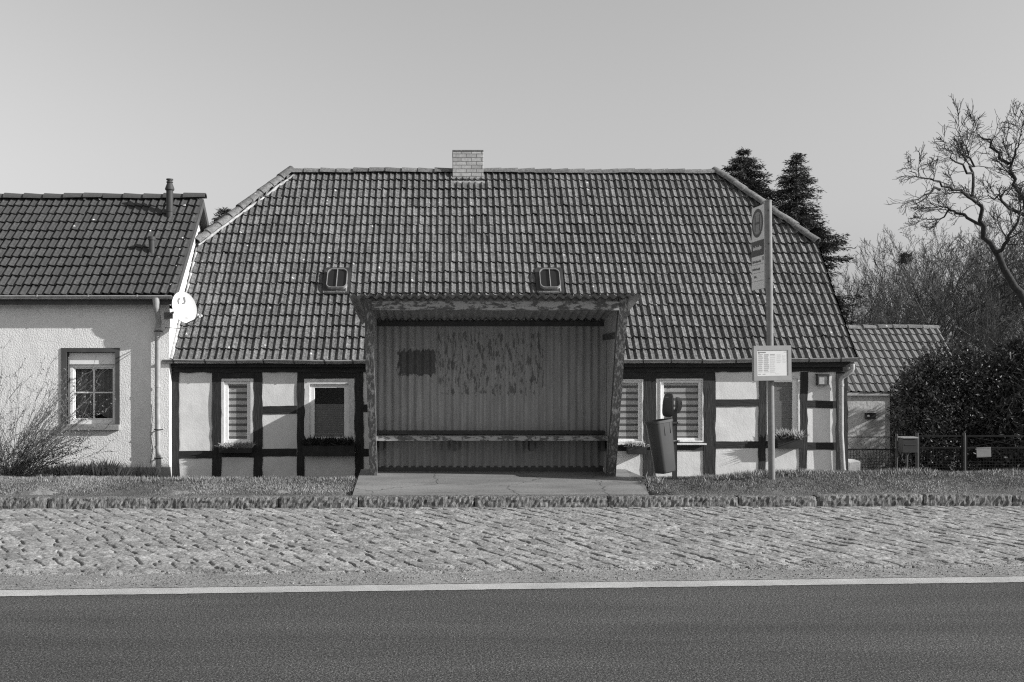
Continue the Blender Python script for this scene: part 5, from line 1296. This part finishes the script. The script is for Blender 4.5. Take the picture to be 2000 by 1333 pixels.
def leaf_bush(name, label, cat, blobs, n, leaf, mat, seed, stems=None, cyp=False):
    rg = np.random.default_rng(seed); c0 = blobs[0]
    t = thing(name, label, cat, (c0[0], c0[1], -0.46)); P = []; Nn = []
    wts = np.array([b[3] * b[4] * b[5] for b in blobs]) ** 0.67; wts /= wts.sum()
    for b, w_ in zip(blobs, wts):
        m = int(n * w_); d = rg.standard_normal((m, 3)); d /= np.linalg.norm(d, axis=1)[:, None]; r = rg.random(m) ** 0.28
        lump = 0.62 + 0.70 * vnoise(d[:, 0] * 3.2 + seed + 20, d[:, 2] * 3.2 + d[:, 1] * 2 + 20, seed)
        P.append(np.array(b[:3]) + d * np.array(b[3:6]) * (r * lump)[:, None]); Nn.append(d)
    P = np.concatenate(P); Nn = np.concatenate(Nn); keep = P[:, 2] > -0.45; P, Nn = P[keep], Nn[keep]; m = len(P)
    ax_ = Nn + 0.9 * rg.standard_normal((m, 3)) + np.array([0, -.1, 0.5 if cyp else 0.15]); ax_ /= np.linalg.norm(ax_, axis=1)[:, None]
    s = np.cross(ax_, rg.standard_normal((m, 3))); s /= np.linalg.norm(s, axis=1)[:, None]; nrm = np.cross(ax_, s)
    L = leaf * (0.6 + 0.8 * rg.random(m))[:, None]; W_ = L * (0.10 if cyp else 0.20)
    V = np.stack([P - ax_ * L * .5, P + s * W_ + nrm * W_ * .3, P + ax_ * L * .5, P - s * W_ + nrm * W_ * .3], 1).reshape(-1, 3); i = np.arange(m) * 4
    link('foliage', V, np.stack([i, i + 1, i + 2, i + 3], -1), mat, t)
    k = MB(); r2 = random.Random(seed)
    for _ in range(14):
        b = blobs[r2.randrange(len(blobs))]; e = Vector((b[0] + r2.uniform(-.6, .6) * b[3], b[1] + r2.uniform(-.5, .5) * b[4], b[2] + r2.uniform(0, .6) * b[5])); p = Vector((c0[0] + r2.uniform(-.3, .3), c0[1] + r2.uniform(-.2, .2), -.5)); k.tube([p, p.lerp(e, .5) + Vector((r2.uniform(-.1, .1), 0, .1)), e], [.03, .02, .008], 5, cap=False)
    k.build('stem', M['bark'], t); return t
def B(px, py, D, rx, ry, rz): return (PX(px, D), D, PZ(py, D), rx, ry, rz)
leaf_bush('evergreen_bush', 'big dark glossy-leaved evergreen bush in front of the outbuilding', 'bush',
          [B(1835, 800, 18.0, .88, .5, .8), B(1795, 760, 17.95, .5, .4, .45), B(1850, 730, 18.0, .7, .45, .5), B(1905, 740, 18.1, .7, .45, .6), B(1810, 835, 17.95, .5, .4, .55), B(1800, 890, 18.0, .5, .4, .4), B(1870, 880, 17.95, .95, .4, .55), B(1930, 840, 18.0, .8, .45, .8), B(1765, 915, 17.8, .35, .3, .35)], 52000, 0.062, M['evergreen'], 2)
leaf_bush('feathery_conifer', 'dark feathery conifer bush at the right edge behind the gate', 'bush',
          [B(1985, 810, 18.0, .6, .6, 1.1), B(2005, 715, 18.2, .5, .5, .55), B(1945, 820, 17.9, .42, .4, .6), B(2040, 780, 18.2, .8, .7, 1.3), B(1990, 890, 17.8, .75, .5, .5), B(2120, 830, 18.2, .8, .6, .95)], 26000, 0.14, M['needle'], 5, cyp=True)
def twig_bush(name, label, D, px, spanx, pyt, n, seed, mat, lf=True, zb=-0.1, skew=0.0, dep=0.25, leafn=6, r=0.006):
    rg = random.Random(seed); t = thing(name, label, 'shrub', (PX(px, D), D, zb)); k, l = MB(), MB(); H = PZ(pyt, D) - zb
    for i in range(n):
        p = Vector((PX(px, D) + rg.gauss(0, .12), D + rg.gauss(0, .08), zb)); lean = rg.gauss(skew, .5); h = H * rg.uniform(.45, 1.0) * max(.45, 1 - .25 * abs(lean))
        d = Vector((lean * spanx, rg.gauss(0, dep), 1)).normalized(); pts = [p]; q = p.copy()
        for s in range(6):
            d = (d + Vector((rg.gauss(0, .08) + .05 * np.sign(lean), rg.gauss(0, .05), -.03))).normalized(); q = q + d * h / 6; pts.append(q.copy())
        k.tube(pts, [r * (1 - .12 * s) for s in range(7)], 4, cap=False)
        for s in range(2, 7):
            for _ in range(2):
                b = pts[s - 1].lerp(pts[s], rg.random()); dd = (d + Vector((rg.gauss(0, .5), rg.gauss(0, .4), rg.gauss(.1, .4)))).normalized(); e = b + dd * rg.uniform(.06, .24) * H / 1.7; k.tube([b, e], [r * .55, r * .35], 3, cap=False)
                if lf:
                    for _ in range(leafn):
                        c = b.lerp(e, rg.uniform(.2, 1.05)); a = Vector((rg.gauss(0, 1), rg.gauss(0, 1), rg.gauss(.3, 1))).normalized(); sd_ = a.orthogonal().normalized() * rg.uniform(.005, .010); L = rg.uniform(.02, .045); l.add([c, c + a * L * .5 + sd_, c + a * L, c + a * L * .5 - sd_], [(0, 1, 2, 3)])
    k.build('stem', M['twig'], t)
    if lf: l.build('foliage', mat, t)
twig_bush('garden_shrub', 'twiggy nearly leafless shrub in front of the roughcast house', 14.3, 12, 1.3, 645, 135, 3, M['twig'], True, -0.05, 0.25, 0.25, 3, 0.0052)
twig_bush('bare_shrub', 'small bare many-stemmed shrub against the outbuilding wall', 18.8, 1706, 0.6, 815, 34, 8, M['twig'], False, -0.46, 0, 0.3)
